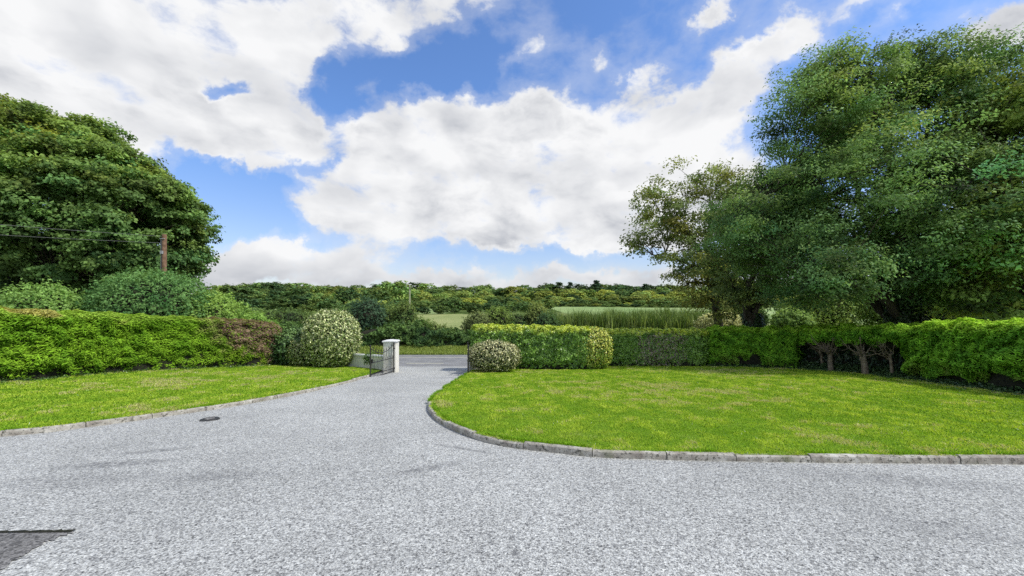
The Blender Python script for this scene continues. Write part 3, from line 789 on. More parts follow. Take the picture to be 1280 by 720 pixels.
# hedge C: conifers, three stretches
def colC(rng, X, s, h, nn, n1, n2):
    c = lerp((0.085, 0.21, 0.018), (0.18, 0.36, 0.028), 0.5 + 0.5 * n1 + 0.5 * n2)
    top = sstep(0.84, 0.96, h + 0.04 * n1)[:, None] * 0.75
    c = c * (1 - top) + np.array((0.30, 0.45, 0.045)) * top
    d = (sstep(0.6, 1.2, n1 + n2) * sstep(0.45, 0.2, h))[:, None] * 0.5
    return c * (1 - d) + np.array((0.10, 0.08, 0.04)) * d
c0, c1_, c2_, c3_ = (9.25, 19.15), tuple(P(1000, 463.5)[:2]), tuple(P(1062, 468.5)[:2]), tuple(P(1122, 475)[:2])
c4_, c5_ = tuple(P(1200, 486)[:2]), tuple(P(1280, 497)[:2])
fc = [c0, (11.4, 18.6), c1_]
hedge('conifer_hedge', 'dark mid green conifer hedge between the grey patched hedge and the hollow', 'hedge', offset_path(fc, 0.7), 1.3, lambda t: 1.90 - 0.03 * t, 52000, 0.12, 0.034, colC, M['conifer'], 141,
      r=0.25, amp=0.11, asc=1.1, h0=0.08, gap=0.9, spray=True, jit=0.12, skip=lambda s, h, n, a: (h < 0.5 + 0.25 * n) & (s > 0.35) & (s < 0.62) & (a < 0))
fh = [(c1_[0] - 0.35, c1_[1] + 0.55), c1_, c2_, (c3_[0], c3_[1] - 0.3)]
hol = hedge('conifer_hedge', 'hollowed conifer hedge with bare trunks showing under a green top', 'hedge', offset_path(fh, 0.7), 1.35, lambda t: 1.93, 34000, 0.12, 0.034, colC, M['conifer'], 151,
      r=0.22, amp=0.10, asc=0.8, h0=1.12, gap=0.5, spray=True, jit=0.14, core=True, inset=0.3, part='foliage',
      skip=lambda s, h, n, a: (h < 1.30 + 0.22 * n) & (a < -0.2))
# back screen of dark ivy inside the hollow
def colI(rng, X, s, h, nn, n1, n2): return lerp((0.018, 0.035, 0.02), (0.05, 0.085, 0.045), 0.5 + 0.6 * n2)
hedge('x', '', '', offset_path(fh, 1.25), 0.3, lambda t: 1.7, 13000, 0.10, 0.07, colI, M['glossy_leaf'], 152, r=0.1, amp=0.1, asc=0.6, h0=0.02, parent=hol, part='ivy_leaves', core=True, inset=0.08, jit=0.1)
def bare_trunk(parent, x, y, h, r, seed, nb=9):
    rng = np.random.default_rng(seed); z = g(x, y); b = np.array([x, y, z]); f_ = b + np.array([rng.normal(0, .04), 0.12, h * 0.55])
    tr = [(wiggle(rng, b, f_, 7, 0.03), np.linspace(r * 1.25, r * 0.85, 7))]
    for i in range(nb):
        t = rng.uniform(0.0, 0.5); s_ = b + (f_ - b) * (0.75 + 0.25 * t)
        ang = rng.uniform(0, 6.283); e = s_ + np.array([math.cos(ang) * rng.uniform(.35, .95), math.sin(ang) * rng.uniform(.2, .5), rng.uniform(0.25, 0.85)])
        p = wiggle(rng, s_, e, 7, 0.05, sag=-0.05); tr.append((p, np.linspace(r * rng.uniform(.25, .5), 0.008, 7)))
        for _ in range(3):
            k = rng.integers(2, 6); e2 = p[k] + rng.normal(size=3) * np.array([0.22, 0.12, 0.18]) + np.array([0, 0, .1]); tr.append((wiggle(rng, p[k], e2, 4, 0.02), np.linspace(0.012, 0.004, 4)))
    V, Q = tubes(tr, 8); return mesh_np('trunk', V, [Q], M['pale_bark'], parent, smooth=True)
q1 = P(1041, 466.5); q2 = P(1082, 471)
bare_trunk(hol, q1.x + 0.02, q1.y + 0.1, 1.7, 0.085, 71, 12); bare_trunk(hol, q2.x + 0.1, q2.y + 0.1, 1.7, 0.095, 72, 9)
bare_trunk(hol, q1.x + 0.3, q1.y + 0.9, 1.7, 0.05, 73, 8); bare_trunk(hol, q2.x + 0.5, q2.y - 0.55, 1.6, 0.05, 74, 7)
fd = [c3_, c4_, c5_, (13.6, 8.2), (15.2, 5.0), (17.5, 2.4)]
def skipC(s, h, n, a):
    return (h < 0.55 + 0.2 * n - 2.2 * np.abs(s - 0.27)) & (a < -0.3)
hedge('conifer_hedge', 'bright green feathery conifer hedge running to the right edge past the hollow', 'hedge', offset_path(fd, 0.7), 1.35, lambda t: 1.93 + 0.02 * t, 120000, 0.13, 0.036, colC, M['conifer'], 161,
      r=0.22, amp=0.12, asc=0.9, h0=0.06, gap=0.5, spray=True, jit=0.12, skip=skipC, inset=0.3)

# left end shrubs
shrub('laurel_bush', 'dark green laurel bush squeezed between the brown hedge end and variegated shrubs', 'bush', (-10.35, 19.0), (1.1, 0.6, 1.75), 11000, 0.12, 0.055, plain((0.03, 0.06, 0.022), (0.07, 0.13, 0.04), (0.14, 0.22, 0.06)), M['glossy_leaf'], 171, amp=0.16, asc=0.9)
shrub('euonymus_bush', 'small variegated bush leaning against the big round one', 'bush', (-9.75, 18.75), (0.72, 0.6, 1.35), 8000, 0.075, 0.05, variegated((0.09, 0.13, 0.03), (0.15, 0.2, 0.05), (0.40, 0.40, 0.18), 0.3), M['glossy_leaf'], 172, amp=0.12)
shrub('euonymus_bush', 'tall round variegated bush beside the low white wall', 'bush', (-8.50, 18.85), (1.2, 1.15, 2.68), 30000, 0.08, 0.055, variegated((0.09, 0.135, 0.035), (0.16, 0.21, 0.055), (0.46, 0.48, 0.24), 0.36), M['glossy_leaf'], 173, amp=0.10, power=2.35)
s1 = P(461, 463)
shrub('rose_bush', 'tiny leggy green shrub in front of the low white wall', 'shrub', (s1.x, s1.y + 0.25), (0.28, 0.26, 0.78), 700, 0.085, 0.055, plain((0.05, 0.10, 0.03), (0.14, 0.2, 0.06)), M['leaf'], 174, amp=0.1, core=0, bottom=0.3)

# shrubs behind the left hedge
def leafy(name, label, px, y, rpx, top, seed, c1, c2, n=16000, L=0.13, W=0.07, group=None):
    x = (px - 640) / F * y; zt = EYE + (HY - top) / F * y; H = zt - g(x, y); r = rpx / F * y
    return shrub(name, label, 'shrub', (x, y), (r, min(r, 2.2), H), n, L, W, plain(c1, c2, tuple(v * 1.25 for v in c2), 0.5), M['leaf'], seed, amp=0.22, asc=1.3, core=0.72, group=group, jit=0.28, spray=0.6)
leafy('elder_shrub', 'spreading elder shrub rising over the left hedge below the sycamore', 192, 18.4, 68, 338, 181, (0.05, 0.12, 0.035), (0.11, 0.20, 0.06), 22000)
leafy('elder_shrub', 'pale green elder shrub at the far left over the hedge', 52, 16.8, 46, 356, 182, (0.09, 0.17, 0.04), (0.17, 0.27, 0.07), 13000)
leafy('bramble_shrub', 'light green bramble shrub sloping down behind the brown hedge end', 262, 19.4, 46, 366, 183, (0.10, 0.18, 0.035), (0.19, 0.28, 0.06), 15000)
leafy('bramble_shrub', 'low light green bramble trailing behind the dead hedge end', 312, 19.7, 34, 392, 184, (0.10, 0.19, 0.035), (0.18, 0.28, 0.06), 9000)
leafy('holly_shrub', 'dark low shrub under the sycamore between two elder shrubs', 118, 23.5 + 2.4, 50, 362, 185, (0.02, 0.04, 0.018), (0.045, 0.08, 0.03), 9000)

# hedgerow shrubs across the road
hr = [  # px, y, half width, top, c1, c2, name, label
 (330, 33, 26, 388, (0.06, 0.10, 0.025), (0.12, 0.18, 0.05)), (362, 31, 24, 386, (0.045, 0.08, 0.025), (0.10, 0.15, 0.04)), (396, 32, 24, 389, (0.07, 0.11, 0.03), (0.13, 0.18, 0.05)),
 (428, 30, 22, 383, (0.05, 0.09, 0.03), (0.10, 0.16, 0.045)), (459, 28.2, 22, 372, (0.025, 0.055, 0.03), (0.055, 0.10, 0.05)), (486, 29.5, 17, 384, (0.06, 0.10, 0.025), (0.13, 0.18, 0.05)),
 (506, 29.0, 14, 378, (0.05, 0.09, 0.025), (0.13, 0.17, 0.045)), (500, 27.6, 20, 402, (0.03, 0.065, 0.022), (0.07, 0.12, 0.035)), (527, 28.2, 15, 399, (0.05, 0.085, 0.02), (0.12, 0.17, 0.045)),
 (548, 27.6, 16, 406, (0.05, 0.08, 0.025), (0.13, 0.17, 0.05)), (570, 27.8, 14, 414, (0.05, 0.07, 0.03), (0.10, 0.13, 0.045)), (597, 29.0, 17, 391, (0.06, 0.08, 0.03), (0.14, 0.17, 0.06)),
 (622, 30.5, 17, 384, (0.07, 0.11, 0.025), (0.15, 0.21, 0.05)), (646, 31, 17, 391, (0.05, 0.085, 0.03), (0.12, 0.17, 0.055)), (672, 30.5, 13, 379, (0.09, 0.12, 0.03), (0.17, 0.21, 0.06)), (683, 28, 14, 392, (0.035, 0.065, 0.028), (0.07, 0.12, 0.04))]
lab = {459: 'darkest dense green holly shrub across the road left of the gate pillar', 570: 'purplish low shrub across the road just before the drive opening ends', 672: 'tall pale wispy shrub above the middle of the privet hedge',
       597: 'brownish green thorny shrub across the road above the left end of the privet hedge', 506: 'slim tall shrub across the road just right of the gate pillar'}
for i, (px, y, rp, top, c1, c2) in enumerate(hr):
    o = leafy('hedgerow_shrub', lab.get(px, 'wild green hedgerow shrub growing on the verge across the road'), px, y, rp * 1.12, top, 200 + i, c1, c2, 5500, 0.13, 0.085, group='hedgerow shrubs across the road' if px not in lab else None)
def colW(rng, X, s, h, nn, n1, n2): return lerp((0.035, 0.075, 0.025), (0.11, 0.18, 0.05), 0.5 + 0.5 * n1 + 0.4 * n2)
hedge('wild_hedgerow', 'low dark tangled hedgerow lining the far side of the road', 'hedge', [(-24, 27.0), (-14, 26.9), (-5, 26.9), (3.5, 27.1)], 1.3, lambda t: 1.25 + 0.25 * math.sin(t * 23) + 0.15 * math.sin(t * 51), 60000, 0.13, 0.09, colW, M['leaf'], 231,
      r=0.4, amp=0.25, asc=1.3, h0=0.05, gap=0.1, jit=0.15)
# shrubs seen under the right-hand trees
for i, (px, y, rp, top, c1, c2, lb_) in enumerate([
    (990, 34, 22, 388, (0.10, 0.17, 0.04), (0.20, 0.28, 0.08), 'sunlit yellow green bush glimpsed between hawthorn and ash'), (1025, 37, 52, 338, (0.14, 0.22, 0.05), (0.26, 0.34, 0.10), 'light green bush behind the ash trunks, taller one'),
    (1195, 32, 44, 338, (0.12, 0.2, 0.05), (0.24, 0.32, 0.09), 'light green bush glimpsed right of the ash trunks'), (1270, 26, 40, 348, (0.08, 0.15, 0.05), (0.16, 0.24, 0.08), 'mid green bush behind the beech tree'),
    (900, 36, 26, 392, (0.24, 0.26, 0.12), (0.38, 0.38, 0.2), 'pale straw coloured bush above the grey patched hedge'), (925, 40, 30, 380, (0.10, 0.16, 0.05), (0.2, 0.28, 0.09), 'green bush behind the pale straw coloured one'), (1120, 36, 46, 336, (0.12, 0.2, 0.05), (0.22, 0.3, 0.09), 'light green bush straight behind the ivy trunks')]):
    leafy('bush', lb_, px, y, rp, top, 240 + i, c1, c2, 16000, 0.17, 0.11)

# ------------------------------------------------------------------ gate, pillars, wall
pb = Vector(((489 - 640) / F * 17.0, 17.0, 0)); pb.z = g(pb.x, pb.y)
PW = 0.52; PH = 1.27
def pillar(x, y, label):
    z = g(x, y); o = empty('gate_pillar', (x, y, z), label, 'pillar', 'gate pillars')
    mb = MB(); mb.box((x, y, z + PH / 2 - 0.06), (PW, PW, PH + 0.12), bevel=0.012); mb.build('shaft', M['render'], o)
    mb = MB(); mb.box((x, y, z + PH + 0.042), (PW + 0.09, PW + 0.09, 0.065), bevel=0.02); 
    t = bmesh.new(); bmesh.ops.create_cone(t, cap_ends=True, segments=4, radius1=(PW + 0.06) * 0.7, radius2=0.05, depth=0.045)
    bmesh.ops.rotate(t, matrix=Matrix.Rotation(R(45), 3, 'Z'), verts=t.verts); bmesh.ops.translate(t, vec=(x, y, z + PH + 0.10), verts=t.verts); mb._add(t)
    mb.build('cap', M['coping'], o); return o
pillar(pb.x, pb.y, 'white square gate pillar with flat cap left of the drive opening')

def gate(hinge, angle, L, label):
    hx, hy = hinge; z = g(hx, hy); o = empty('iron_gate', (hx, hy, z), label, 'gate', 'gate leaves')
    dx, dy = math.cos(angle), math.sin(angle)
    zb = z + 0.07
    def at(t, h): return Vector((hx + dx * L * t, hy + dy * L * t, zb + h))
    f = MB()
    ht = lambda t: 1.14 - 0.30 * math.sin(math.pi * t) ** 0.8 * 0.9
    f.bar(at(0, -0.06), at(0, 1.16), 0.022); f.bar(at(1, -0.10), at(1, 1.19), 0.024)
    f.ball(at(1, 1.21), 0.035); f.ball(at(0, 1.18), 0.032)
    f.bar(at(0, 0.0), at(1, 0.0), 0.018); f.bar(at(0, 0.12), at(1, 0.12), 0.014); f.bar(at(0, 0.56), at(1, 0.56), 0.016)
    n = 16
    for i in range(n):
        t0, t1_ = i / n, (i + 1) / n; f.bar(at(t0, ht(t0)), at(t1_, ht(t1_)), 0.015)
    f.build('frame', M['iron'], o)
    nb = 8
    for i in range(1, nb + 1):
        t = i / (nb + 1); b = MB(); top = ht(t) + 0.06; b.bar(at(t, 0), at(t, top), 0.0075); b.bar(at(t, top - 0.01), at(t, top + 0.09), 0.02, r2=0.002)
        b.build('bar', M['iron'], o)
    for i in range(nb + 1):
        t = (i + 0.5) / (nb + 1); b = MB(); b.bar(at(t, 0), at(t, 0.62), 0.008); b.bar(at(t, 0.61), at(t, 0.69), 0.017, r2=0.002); b.build('dog_bar', M['iron'], o)
    l = MB(); l.box(at(0.93, 0.62), (0.10, 0.05, 0.16), rz=angle, bevel=0.006); l.build('latch', M['iron'], o)
    for hh in (0.12, 0.95):
        h_ = MB(); h_.box(at(-0.03, hh), (0.12, 0.05, 0.05), rz=angle, bevel=0.005); h_.build('hinge', M['iron'], o)
    return o
hg = (pb.x + PW / 2 - 0.06, pb.y - PW / 2 - 0.05)
latch = P(463, 471)
ang = math.atan2(latch.y - hg[1], latch.x - hg[0]); Lg = math.hypot(latch.y - hg[1], latch.x - hg[0]); print('gate', math.degrees(ang), Lg)
gate(hg, ang, Lg, 'black wrought iron gate leaf swung open beside the left pillar')
hg2 = (-1.88, 17.05); dirv = Vector(hg2).normalized(); ang2 = math.atan2(-dirv.y, -dirv.x + 0.012)
gate(hg2, ang2, Lg, 'black gate leaf seen edge on against the low clipped bush')
def low_wall(p0, p1, h, label, bulge=0.3):
    cx, cy = (p0[0] + p1[0]) / 2, (p0[1] + p1[1]) / 2; o = empty('low_wall', (cx, cy, g(cx, cy)), label, 'wall')
    d = np.array(p1, float) - np.array(p0); nn = np.array([-d[1], d[0]]) / np.linalg.norm(d)
    pts = [np.array(p0) + d * t + nn * bulge * math.sin(math.pi * t) for t in np.linspace(0, 1, 11)]
    T = unit(np.gradient(np.array(pts), axis=0)); NN = np.stack([-T[:, 1], T[:, 0]], 1)
    for nm, w2, za, zb_, mt in (('wall_body', 0.11, -0.1, h, M['render']), ('coping', 0.16, h + 0.002, h + 0.07, M['coping'])):
        out = [tuple(p + n_ * w2) for p, n_ in zip(pts, NN)] + [tuple(p - n_ * w2) for p, n_ in zip(pts[::-1], NN[::-1])]
        b = MB(); b.prism(out, lambda x, y, k=za: g(x, y) + k, lambda x, y, k=zb_: g(x, y) + k); b.build(nm, mt, o)
    return o
low_wall((-8.6, 19.55), (pb.x - PW / 2 + 0.02, pb.y + 0.1), 0.62, 'low curved white wall with coping left of the gate pillar', 0.15)
low_wall((-1.84, 17.12), (-0.6, 17.75), 0.62, 'low white wall end tucked under the privet hedge', 0.0)

# ------------------------------------------------------------------ poles and wires
def pole(px, y, top, r, mat, label, arms=False):
    x = (px - 640) / F * y; z = g(x, y); zt = EYE + (HY - top) / F * y; o = empty('utility_pole', (x, y, z), label, 'pole')
    b = MB(); b.bar((x, y, z - 0.3), (x + 0.02, y, zt), r, 12, r * 0.85); b.build('shaft', mat, o, smooth=False)
    if arms:
        b = MB(); b.box((x, y - r, zt - 0.25), (1.2, 0.1, 0.1)); b.build('crossarm', mat, o)
        for k in (-0.5, 0, 0.5):
            b = MB(); b.bar((x + k, y - r, zt - 0.2), (x + k, y - r, zt + 0.06), 0.05); b.build('insulator', M['metal'], o)
    else:
        b = MB(); b.box((x, y - r - 0.03, zt - 0.9), (0.12, 0.08, 0.16), bevel=0.01); b.build('junction_box', M['metal'], o)
        b = MB(); b.bar((x - 0.12, y - r * 0.9, zt - 0.22), (x + 0.12, y - r * 0.9, zt - 0.22), 0.02); b.build('bracket', M['metal'], o)
        b = MB(); b.bar((x - r * 0.98, y - 0.04, z + 0.5), (x - r * 0.9, y - 0.04, zt - 0.25), 0.03); b.build('cable_guard', M['cable'], o)
    return Vector((x, y, zt))
pt = pole(205, 19.6, 293, 0.11, M['pole_wood'], 'reddish brown wooden pole rising in front of the sycamore')
pole(512, 66, 357, 0.14, M['grey_pole'], 'slim pale utility pole standing in the distant pasture', True)
for i, (dx, dz, lb_) in enumerate([(0, -0.12, 'upper overhead wire running left from the brown pole'), (0, -0.42, 'lower overhead wire running left from the brown pole')]):
    A = np.array(pt) + (0, -0.13, dz - 0.02 * i); B_ = np.array([-34.0, 12.0, 6.6 + dz * 2.5]); 
    V, Q = tubes([(wiggle(np.random.default_rng(1), A, B_, 24, 0.0, sag=-0.35), np.full(24, 0.008))], 6)
    tag(mesh_np('overhead_wire', V, [Q], M['cable']), lb_, 'wire')

# ------------------------------------------------------------------ distant trees (prototype + copies)
def far_proto(seed, shape, base, name, label, group, n=3200):
    rng = np.random.default_rng(seed); nz = SN(seed + 1, 3)
    root = empty(name, (0, 0, 0), label, 'tree', group)
    if shape == 'cone': lobes = [((0, 0, 5.5), (2.4, 2.4, 5.5)), ((0, 0, 8.5), (1.3, 1.3, 4.0))]
    else:
        lobes = [((0, 0, 6.0), (4.6, 4.6, 3.9))]
        for _ in range(4):
            a = rng.uniform(0, 6.283); lobes.append(((math.cos(a) * 2.7, math.sin(a) * 2.7, rng.uniform(3.4, 7.6)), (rng.uniform(2, 3.2),) * 2 + (rng.uniform(1.8, 2.8),)))
    cl = crown_clumps(rng, lobes, 1.7, 0.1, 0.85)
    per = max(3, int(n / (len(cl) * 8)))
    X, N, C = make_crown(rng, cl, 1.15, 0.65, 8, per, 0.3, 1, 1, base, 0.16, nz, None)
    ok = X[:, 2] > 0.3; X, N, C = X[ok], N[ok], C[ok]
    leaves('crown', rng, X, N, 0.85 * rng.uniform(.6, 1.2, len(X)), 0.6, C, M['far_leaf'], root)
    V, Q = tubes([(np.array([[0, 0, -0.5], [0, 0, 2.5], [0.1, 0, 6]]), np.array([0.4, 0.3, 0.12]))], 7)
    mesh_np('trunk', V, [Q], M['bark'], root); return root
GF = 'trees of the far hillside wood'
GM = 'trees along the field edges beyond the road'
lf = {'dark': 'dark green rounded tree of the hillside wood, one of many alike', 'mid': 'mid green rounded tree of the hillside wood, one of many alike', 'light': 'light yellowish green tree of the hillside wood, one of many alike', 'con': 'narrow dark conifer poking up from the hillside wood'}
lm = {k: v.replace('hillside wood', 'field edge beyond the road') for k, v in lf.items()}
base_c = {'dark': (0.05, 0.092, 0.034), 'mid': (0.095, 0.15, 0.045), 'light': (0.18, 0.235, 0.065), 'con': (0.03, 0.055, 0.03)}
protos = {}; sd = 300
for k in base_c:
    protos[k] = [far_proto(sd + j, 'cone' if k == 'con' else 'round', base_c[k], 'distant_tree', lf[k], GF) for j in range(1 if k == 'con' else 2)]; sd += 10
used = set()
def place(kind, x, y, s, sx, rng, far):
    P0 = protos[kind][rng.integers(len(protos[kind]))]
    if id(P0) not in used: root = P0; used.add(id(P0))
    else:
        root = P0.copy(); COL.objects.link(root)
        for ch in list(P0.children):
            c_ = ch.copy(); COL.objects.link(c_); c_.parent = root
    root.location = (x, y, g(x, y) - 0.2 * s); root.scale = (sx, sx, s); root.rotation_euler.z = rng.uniform(0, 6.283)
    root['label'] = (lf if far else lm)[kind]; root['group'] = (GF if far else GM) + (' (%s)' % {'dark': 'dark', 'mid': 'mid green', 'light': 'light', 'con': 'conifers'}[kind])
rng = np.random.default_rng(5); cnt = 0
def row(y, px0, px1, step, top, jt, kinds, w=(0.8, 1.2), far=True, skip=()):
    global cnt
    px = px0
    while px < px1:
        p = px + rng.normal(0, step * 0.25); yy = y * (1 + rng.normal(0, 0.03)); x = (p - 640) / F * yy
        tp = (top(p) if callable(top) else top) + rng.normal(0, jt)
        H = EYE + (HY - tp) / F * yy - g(x, yy)
        if not any(a < p < b for a, b in skip) and H > 1.5:
            place(rng.choice(kinds), x, yy, H / 10.2, H / 10.2 * rng.uniform(*w), rng, far); cnt += 1
        px += step * rng.uniform(0.8, 1.2)
kd = ['dark', 'mid', 'mid', 'light']; kl = ['dark', 'mid', 'light', 'light']
row(410, 265, 1000, 15, lambda p: 357 + 1.6 * math.sin(p / 31), 1.7, ['dark', 'mid', 'mid'], (1.2, 1.7))
row(425, 700, 830, 17, lambda p: 357.2, 1.0, ['con', 'dark', 'dark', 'con'], (0.9, 1.3))
row(355, 270, 1000, 19, lambda p: 361 if p > 500 else 359, 1.6, kd + ['light'], (1.2, 1.7))
row(315, 290, 1250, 20, lambda p: 365, 1.6, kl, (1.3, 1.8))
row(280, 290, 1250, 20, lambda p: 368.5, 1.5, kl, (1.3, 1.8))
row(250, 320, 1000, 18, lambda p: 372, 1.4, kl, (1.5, 2.1))
row(225, 500, 1000, 16, lambda p: 375.5, 1.3, kd, (1.6, 2.4))
row(203, 600, 960, 9.5, lambda p: 380, 0.8, ['dark', 'mid', 'mid', 'light'], (2.0, 2.9))
# left middle distance
row(150, 270, 520, 20, lambda p: 361 + 4 * math.sin(p / 17) - (6 if p > 435 else 0), 2.5, ['dark', 'mid', 'mid'], (1.0, 1.35), False)
row(130, 495, 680, 15, lambda p: 376, 2.0, ['dark', 'dark', 'mid'], (1.2, 1.6), False)
row(115, 270, 520, 22, lambda p: 374, 3, kl, (1.1, 1.5), False)
row(114.5, 500, 600, 11, lambda p: 384, 1.2, ['dark', 'mid', 'dark'], (1.3, 1.9), False)
row(80, 270, 500, 26, lambda p: 382, 2.5, ['mid', 'dark'], (1.2, 1.7), False)
row(110, 595, 672, 14, lambda p: 379, 2, ['mid', 'light', 'dark'], (1.2, 1.7), False)
print('far trees', cnt)

# ------------------------------------------------------------------ reeds, grass (uncountable)
def blades(name, label, XY, h, w, col, mat, seed, lean=0.35, lift=0.0, kind='stuff', tipc=1.15, bend=0.3):
    rng = np.random.default_rng(seed); n = len(XY); z = G(XY[:, 0], XY[:, 1]) + lift
    b = np.stack([XY[:, 0], XY[:, 1], z], 1); a = rng.uniform(0, 6.283, n); S = np.stack([np.cos(a), np.sin(a), 0 * a], 1) * (np.broadcast_to(w, n) / 2)[:, None]
    h = np.broadcast_to(h, n); ln = rng.normal(size=(n, 2)) * lean * h[:, None]
    m = b + np.stack([ln[:, 0] * bend, ln[:, 1] * bend, h * 0.6], 1); t = b + np.stack([ln[:, 0], ln[:, 1], h * 0.95], 1)
    V = np.stack([b - S, b + S, m + S * 0.75, m - S * 0.75, t], 1).reshape(-1, 3); k = np.arange(n) * 5
    col5 = np.repeat(col, 5, 0)
    return tag(mesh_np(name, V, [np.stack([k, k + 1, k + 2, k + 3], 1), np.stack([k + 3, k + 2, k + 4], 1)], mat, col=col5), label, kind=kind)
def in_poly(pts, poly):
    x, y = pts[:, 0], pts[:, 1]; inside = np.zeros(len(pts), bool); j = len(poly) - 1
    for i in range(len(poly)):
        xi, yi = poly[i]; xj, yj = poly[j]
        c_ = ((yi > y) != (yj > y)) & (x < (xj - xi) * (y - yi) / (yj - yi + 1e-12) + xi); inside ^= c_; j = i
    return inside
def lawn_grass(poly, label, seed, n):
    rng = np.random.default_rng(seed); poly = np.array(poly); lo, hi = poly.min(0), poly.max(0)
    pts = np.zeros((0, 2))
    while len(pts) < n:
        q = rng.uniform(lo, hi, (n, 2)); q = q[in_poly(q, poly)]
        d = np.hypot(q[:, 0], q[:, 1]); vis = np.abs(q[:, 0]) < 1.45 * q[:, 1] + 1.0
        keep = vis & (rng.random(len(q)) < np.clip((6.0 / d) ** 1.1, 0.12, 1)); pts = np.vstack([pts, q[keep]])
    pts = pts[:n]; d = np.hypot(pts[:, 0], pts[:, 1])
    P3 = np.hstack([pts, np.zeros((n, 1))]); sn = lambda k, sc: sum(SN(seed + k * 7 + j, sc / 1.9 ** j, 36)(P3) * 0.62 ** j for j in range(3)) / 1.25
    n1 = sn(1, 2.4); n2 = sn(2, 0.8); n3 = sn(3, 5.0)
    col = lerp((0.27, 0.44, 0.03), (0.53, 0.65, 0.07), 0.45 + 0.25 * n1 + 0.5 * n2)
    st = sstep(0.25, 1.3, n1 * 0.6 + n3 * 0.4 + n2 * 0.7); straw = rng.random(n) < st * 0.75
    col = np.where(straw[:, None], lerp((0.38, 0.40, 0.12), (0.66, 0.60, 0.32), rng.random(n)), col)
    dk = rng.random(n) < 0.14; col = np.where((dk & ~straw)[:, None], np.array((0.07, 0.19, 0.015)), col)
    fl = rng.random(n) < 0.0016; col = np.where(fl[:, None], np.array((0.8, 0.8, 0.72)), col)
    h = rng.uniform(0.018, 0.04, n) * (1 + 0.3 * n2) * np.clip(d / 9, 0.9, 1.3); w = 0.006 * np.clip(d / 5, 1, 3.2) * rng.uniform(0.7, 1.3, n)
    return blades('grass', label, pts, np.clip(h, 0.015, 0.08), w, col, M['grass'], seed, 0.6, LZ - 0.005)
lawn_grass(lawnR, 'short mown grass blades of the right lawn', 401, 620000)
lawn_grass(lawnL, 'short mown grass blades of the left lawn', 402, 260000)
# longer tufts hanging over the lawn edges
def edge_tufts(path, off, n, seed, label, h=(0.03, 0.085)):
    rng = np.random.default_rng(seed); seg = np.linalg.norm(np.diff(path, axis=0), axis=1); s = np.concatenate([[0], np.cumsum(seg)]); t = rng.uniform(0, s[-1], n)
    x = np.interp(t, s, path[:, 0]); y = np.interp(t, s, path[:, 1]); P3 = np.stack([x, y, 0 * x], 1); k = SN(seed, 0.5)(P3) > -0.1
    T = unit(np.gradient(path, s, axis=0)); nx = -np.interp(t, s, T[:, 1]); ny = np.interp(t, s, T[:, 0]); o_ = off + rng.normal(0, 0.025, n) * 1
    XY = np.stack([x + nx * o_, y + ny * o_], 1)[k]
    return blades('grass', label, XY, rng.uniform(*h, len(XY)), 0.009, np.array((0.22, 0.40, 0.02)) * rng.uniform(0.6, 1.4, (len(XY), 1)), M['grass'], seed, 0.5, LZ - 0.01)
edge_tufts(RK, -0.085, 16000, 411, 'untrimmed grass tufts along the right kerb')
edge_tufts(RE, 0.02, 9000, 412, 'ragged grass tufts on the kerbless lawn edge by the gate')
edge_tufts(LK, 0.085, 12000, 413, 'untrimmed grass tufts along the left kerb')
# verge across the road
rng = np.random.default_rng(420)
n = 60000; XY = np.stack([rng.uniform(-30, 14, n), rng.uniform(24.75, 26.6, n)], 1)
blades('verge_grass', 'long green verge grass across the road', XY, rng.uniform(0.08, 0.24, n), 0.035, lerp((0.22, 0.31, 0.06), (0.46, 0.52, 0.16), rng.random(n)), M['grass'], 421, 0.35)
n = 16000; XY = np.stack([rng.uniform(-34, 26, n), rng.uniform(19.65, 20.2, n)], 1); XY = XY[(XY[:, 0] < -6.2) | (XY[:, 0] > -1.5)]
blades('verge_grass', 'thin verge grass on the near side of the road', XY, rng.uniform(0.06, 0.2, len(XY)), 0.03, lerp((0.10, 0.16, 0.03), (0.2, 0.28, 0.06), rng.random(len(XY))), M['grass'], 422, 0.35)
# reeds
n = 26000; x = rng.uniform(0.3, 24, n); y = rng.uniform(38, 43.5, n); XY = np.stack([x, y], 1)
hm = 2.25 + 0.35 * SN(9, 2.2)(np.stack([x, y, 0 * x], 1)) + 0.35 * sstep(2, 16, x) - 0.25
blades('reeds', 'dense band of tall spiky green reeds in front of the crop field', XY, (hm + 0.3 * SN(14, 0.6)(np.stack([x, y, 0 * x], 1))) * rng.uniform(0.45, 1.12, n), 0.09 * rng.uniform(0.5, 1.4, n), lerp((0.10, 0.17, 0.04), (0.36, 0.44, 0.17), rng.random(n) ** 1.6 + 0.25 * SN(15, 1.5)(np.stack([x, y, 0 * x], 1))), M['grass'], 423, 0.16)
# low ivy and weeds under hedges
def ground_leaves(path, off, wd, n, seed, label, c1, c2, L=0.07):
    rng = np.random.default_rng(seed); path = np.asarray(path, float); path = catmull(path, 8); seg = np.linalg.norm(np.diff(path, axis=0), axis=1); s = np.concatenate([[0], np.cumsum(seg)]); t = rng.uniform(0, s[-1], n)
    T = unit(np.gradient(path, s, axis=0)); nx = -np.interp(t, s, T[:, 1]); ny = np.interp(t, s, T[:, 0]); o_ = off + rng.normal(0, wd, n)
    x = np.interp(t, s, path[:, 0]) + nx * o_; y = np.interp(t, s, path[:, 1]) + ny * o_
    C = np.stack([x, y, G(x, y) + LZ + rng.uniform(0.0, 0.30, n) * sstep(-0.2, 0.7, o_) + 0.01], 1)
    Nn = rng.normal(size=(n, 3)) * 0.5 + np.array([0, 0, 1.0])
    o = leaves('ivy_ground_cover', rng, C, Nn, L * rng.uniform(.6, 1.3, n), L * 0.8, lerp(c1, c2, rng.random(n)), M['glossy_leaf'], None); return tag(o, label, kind='stuff')
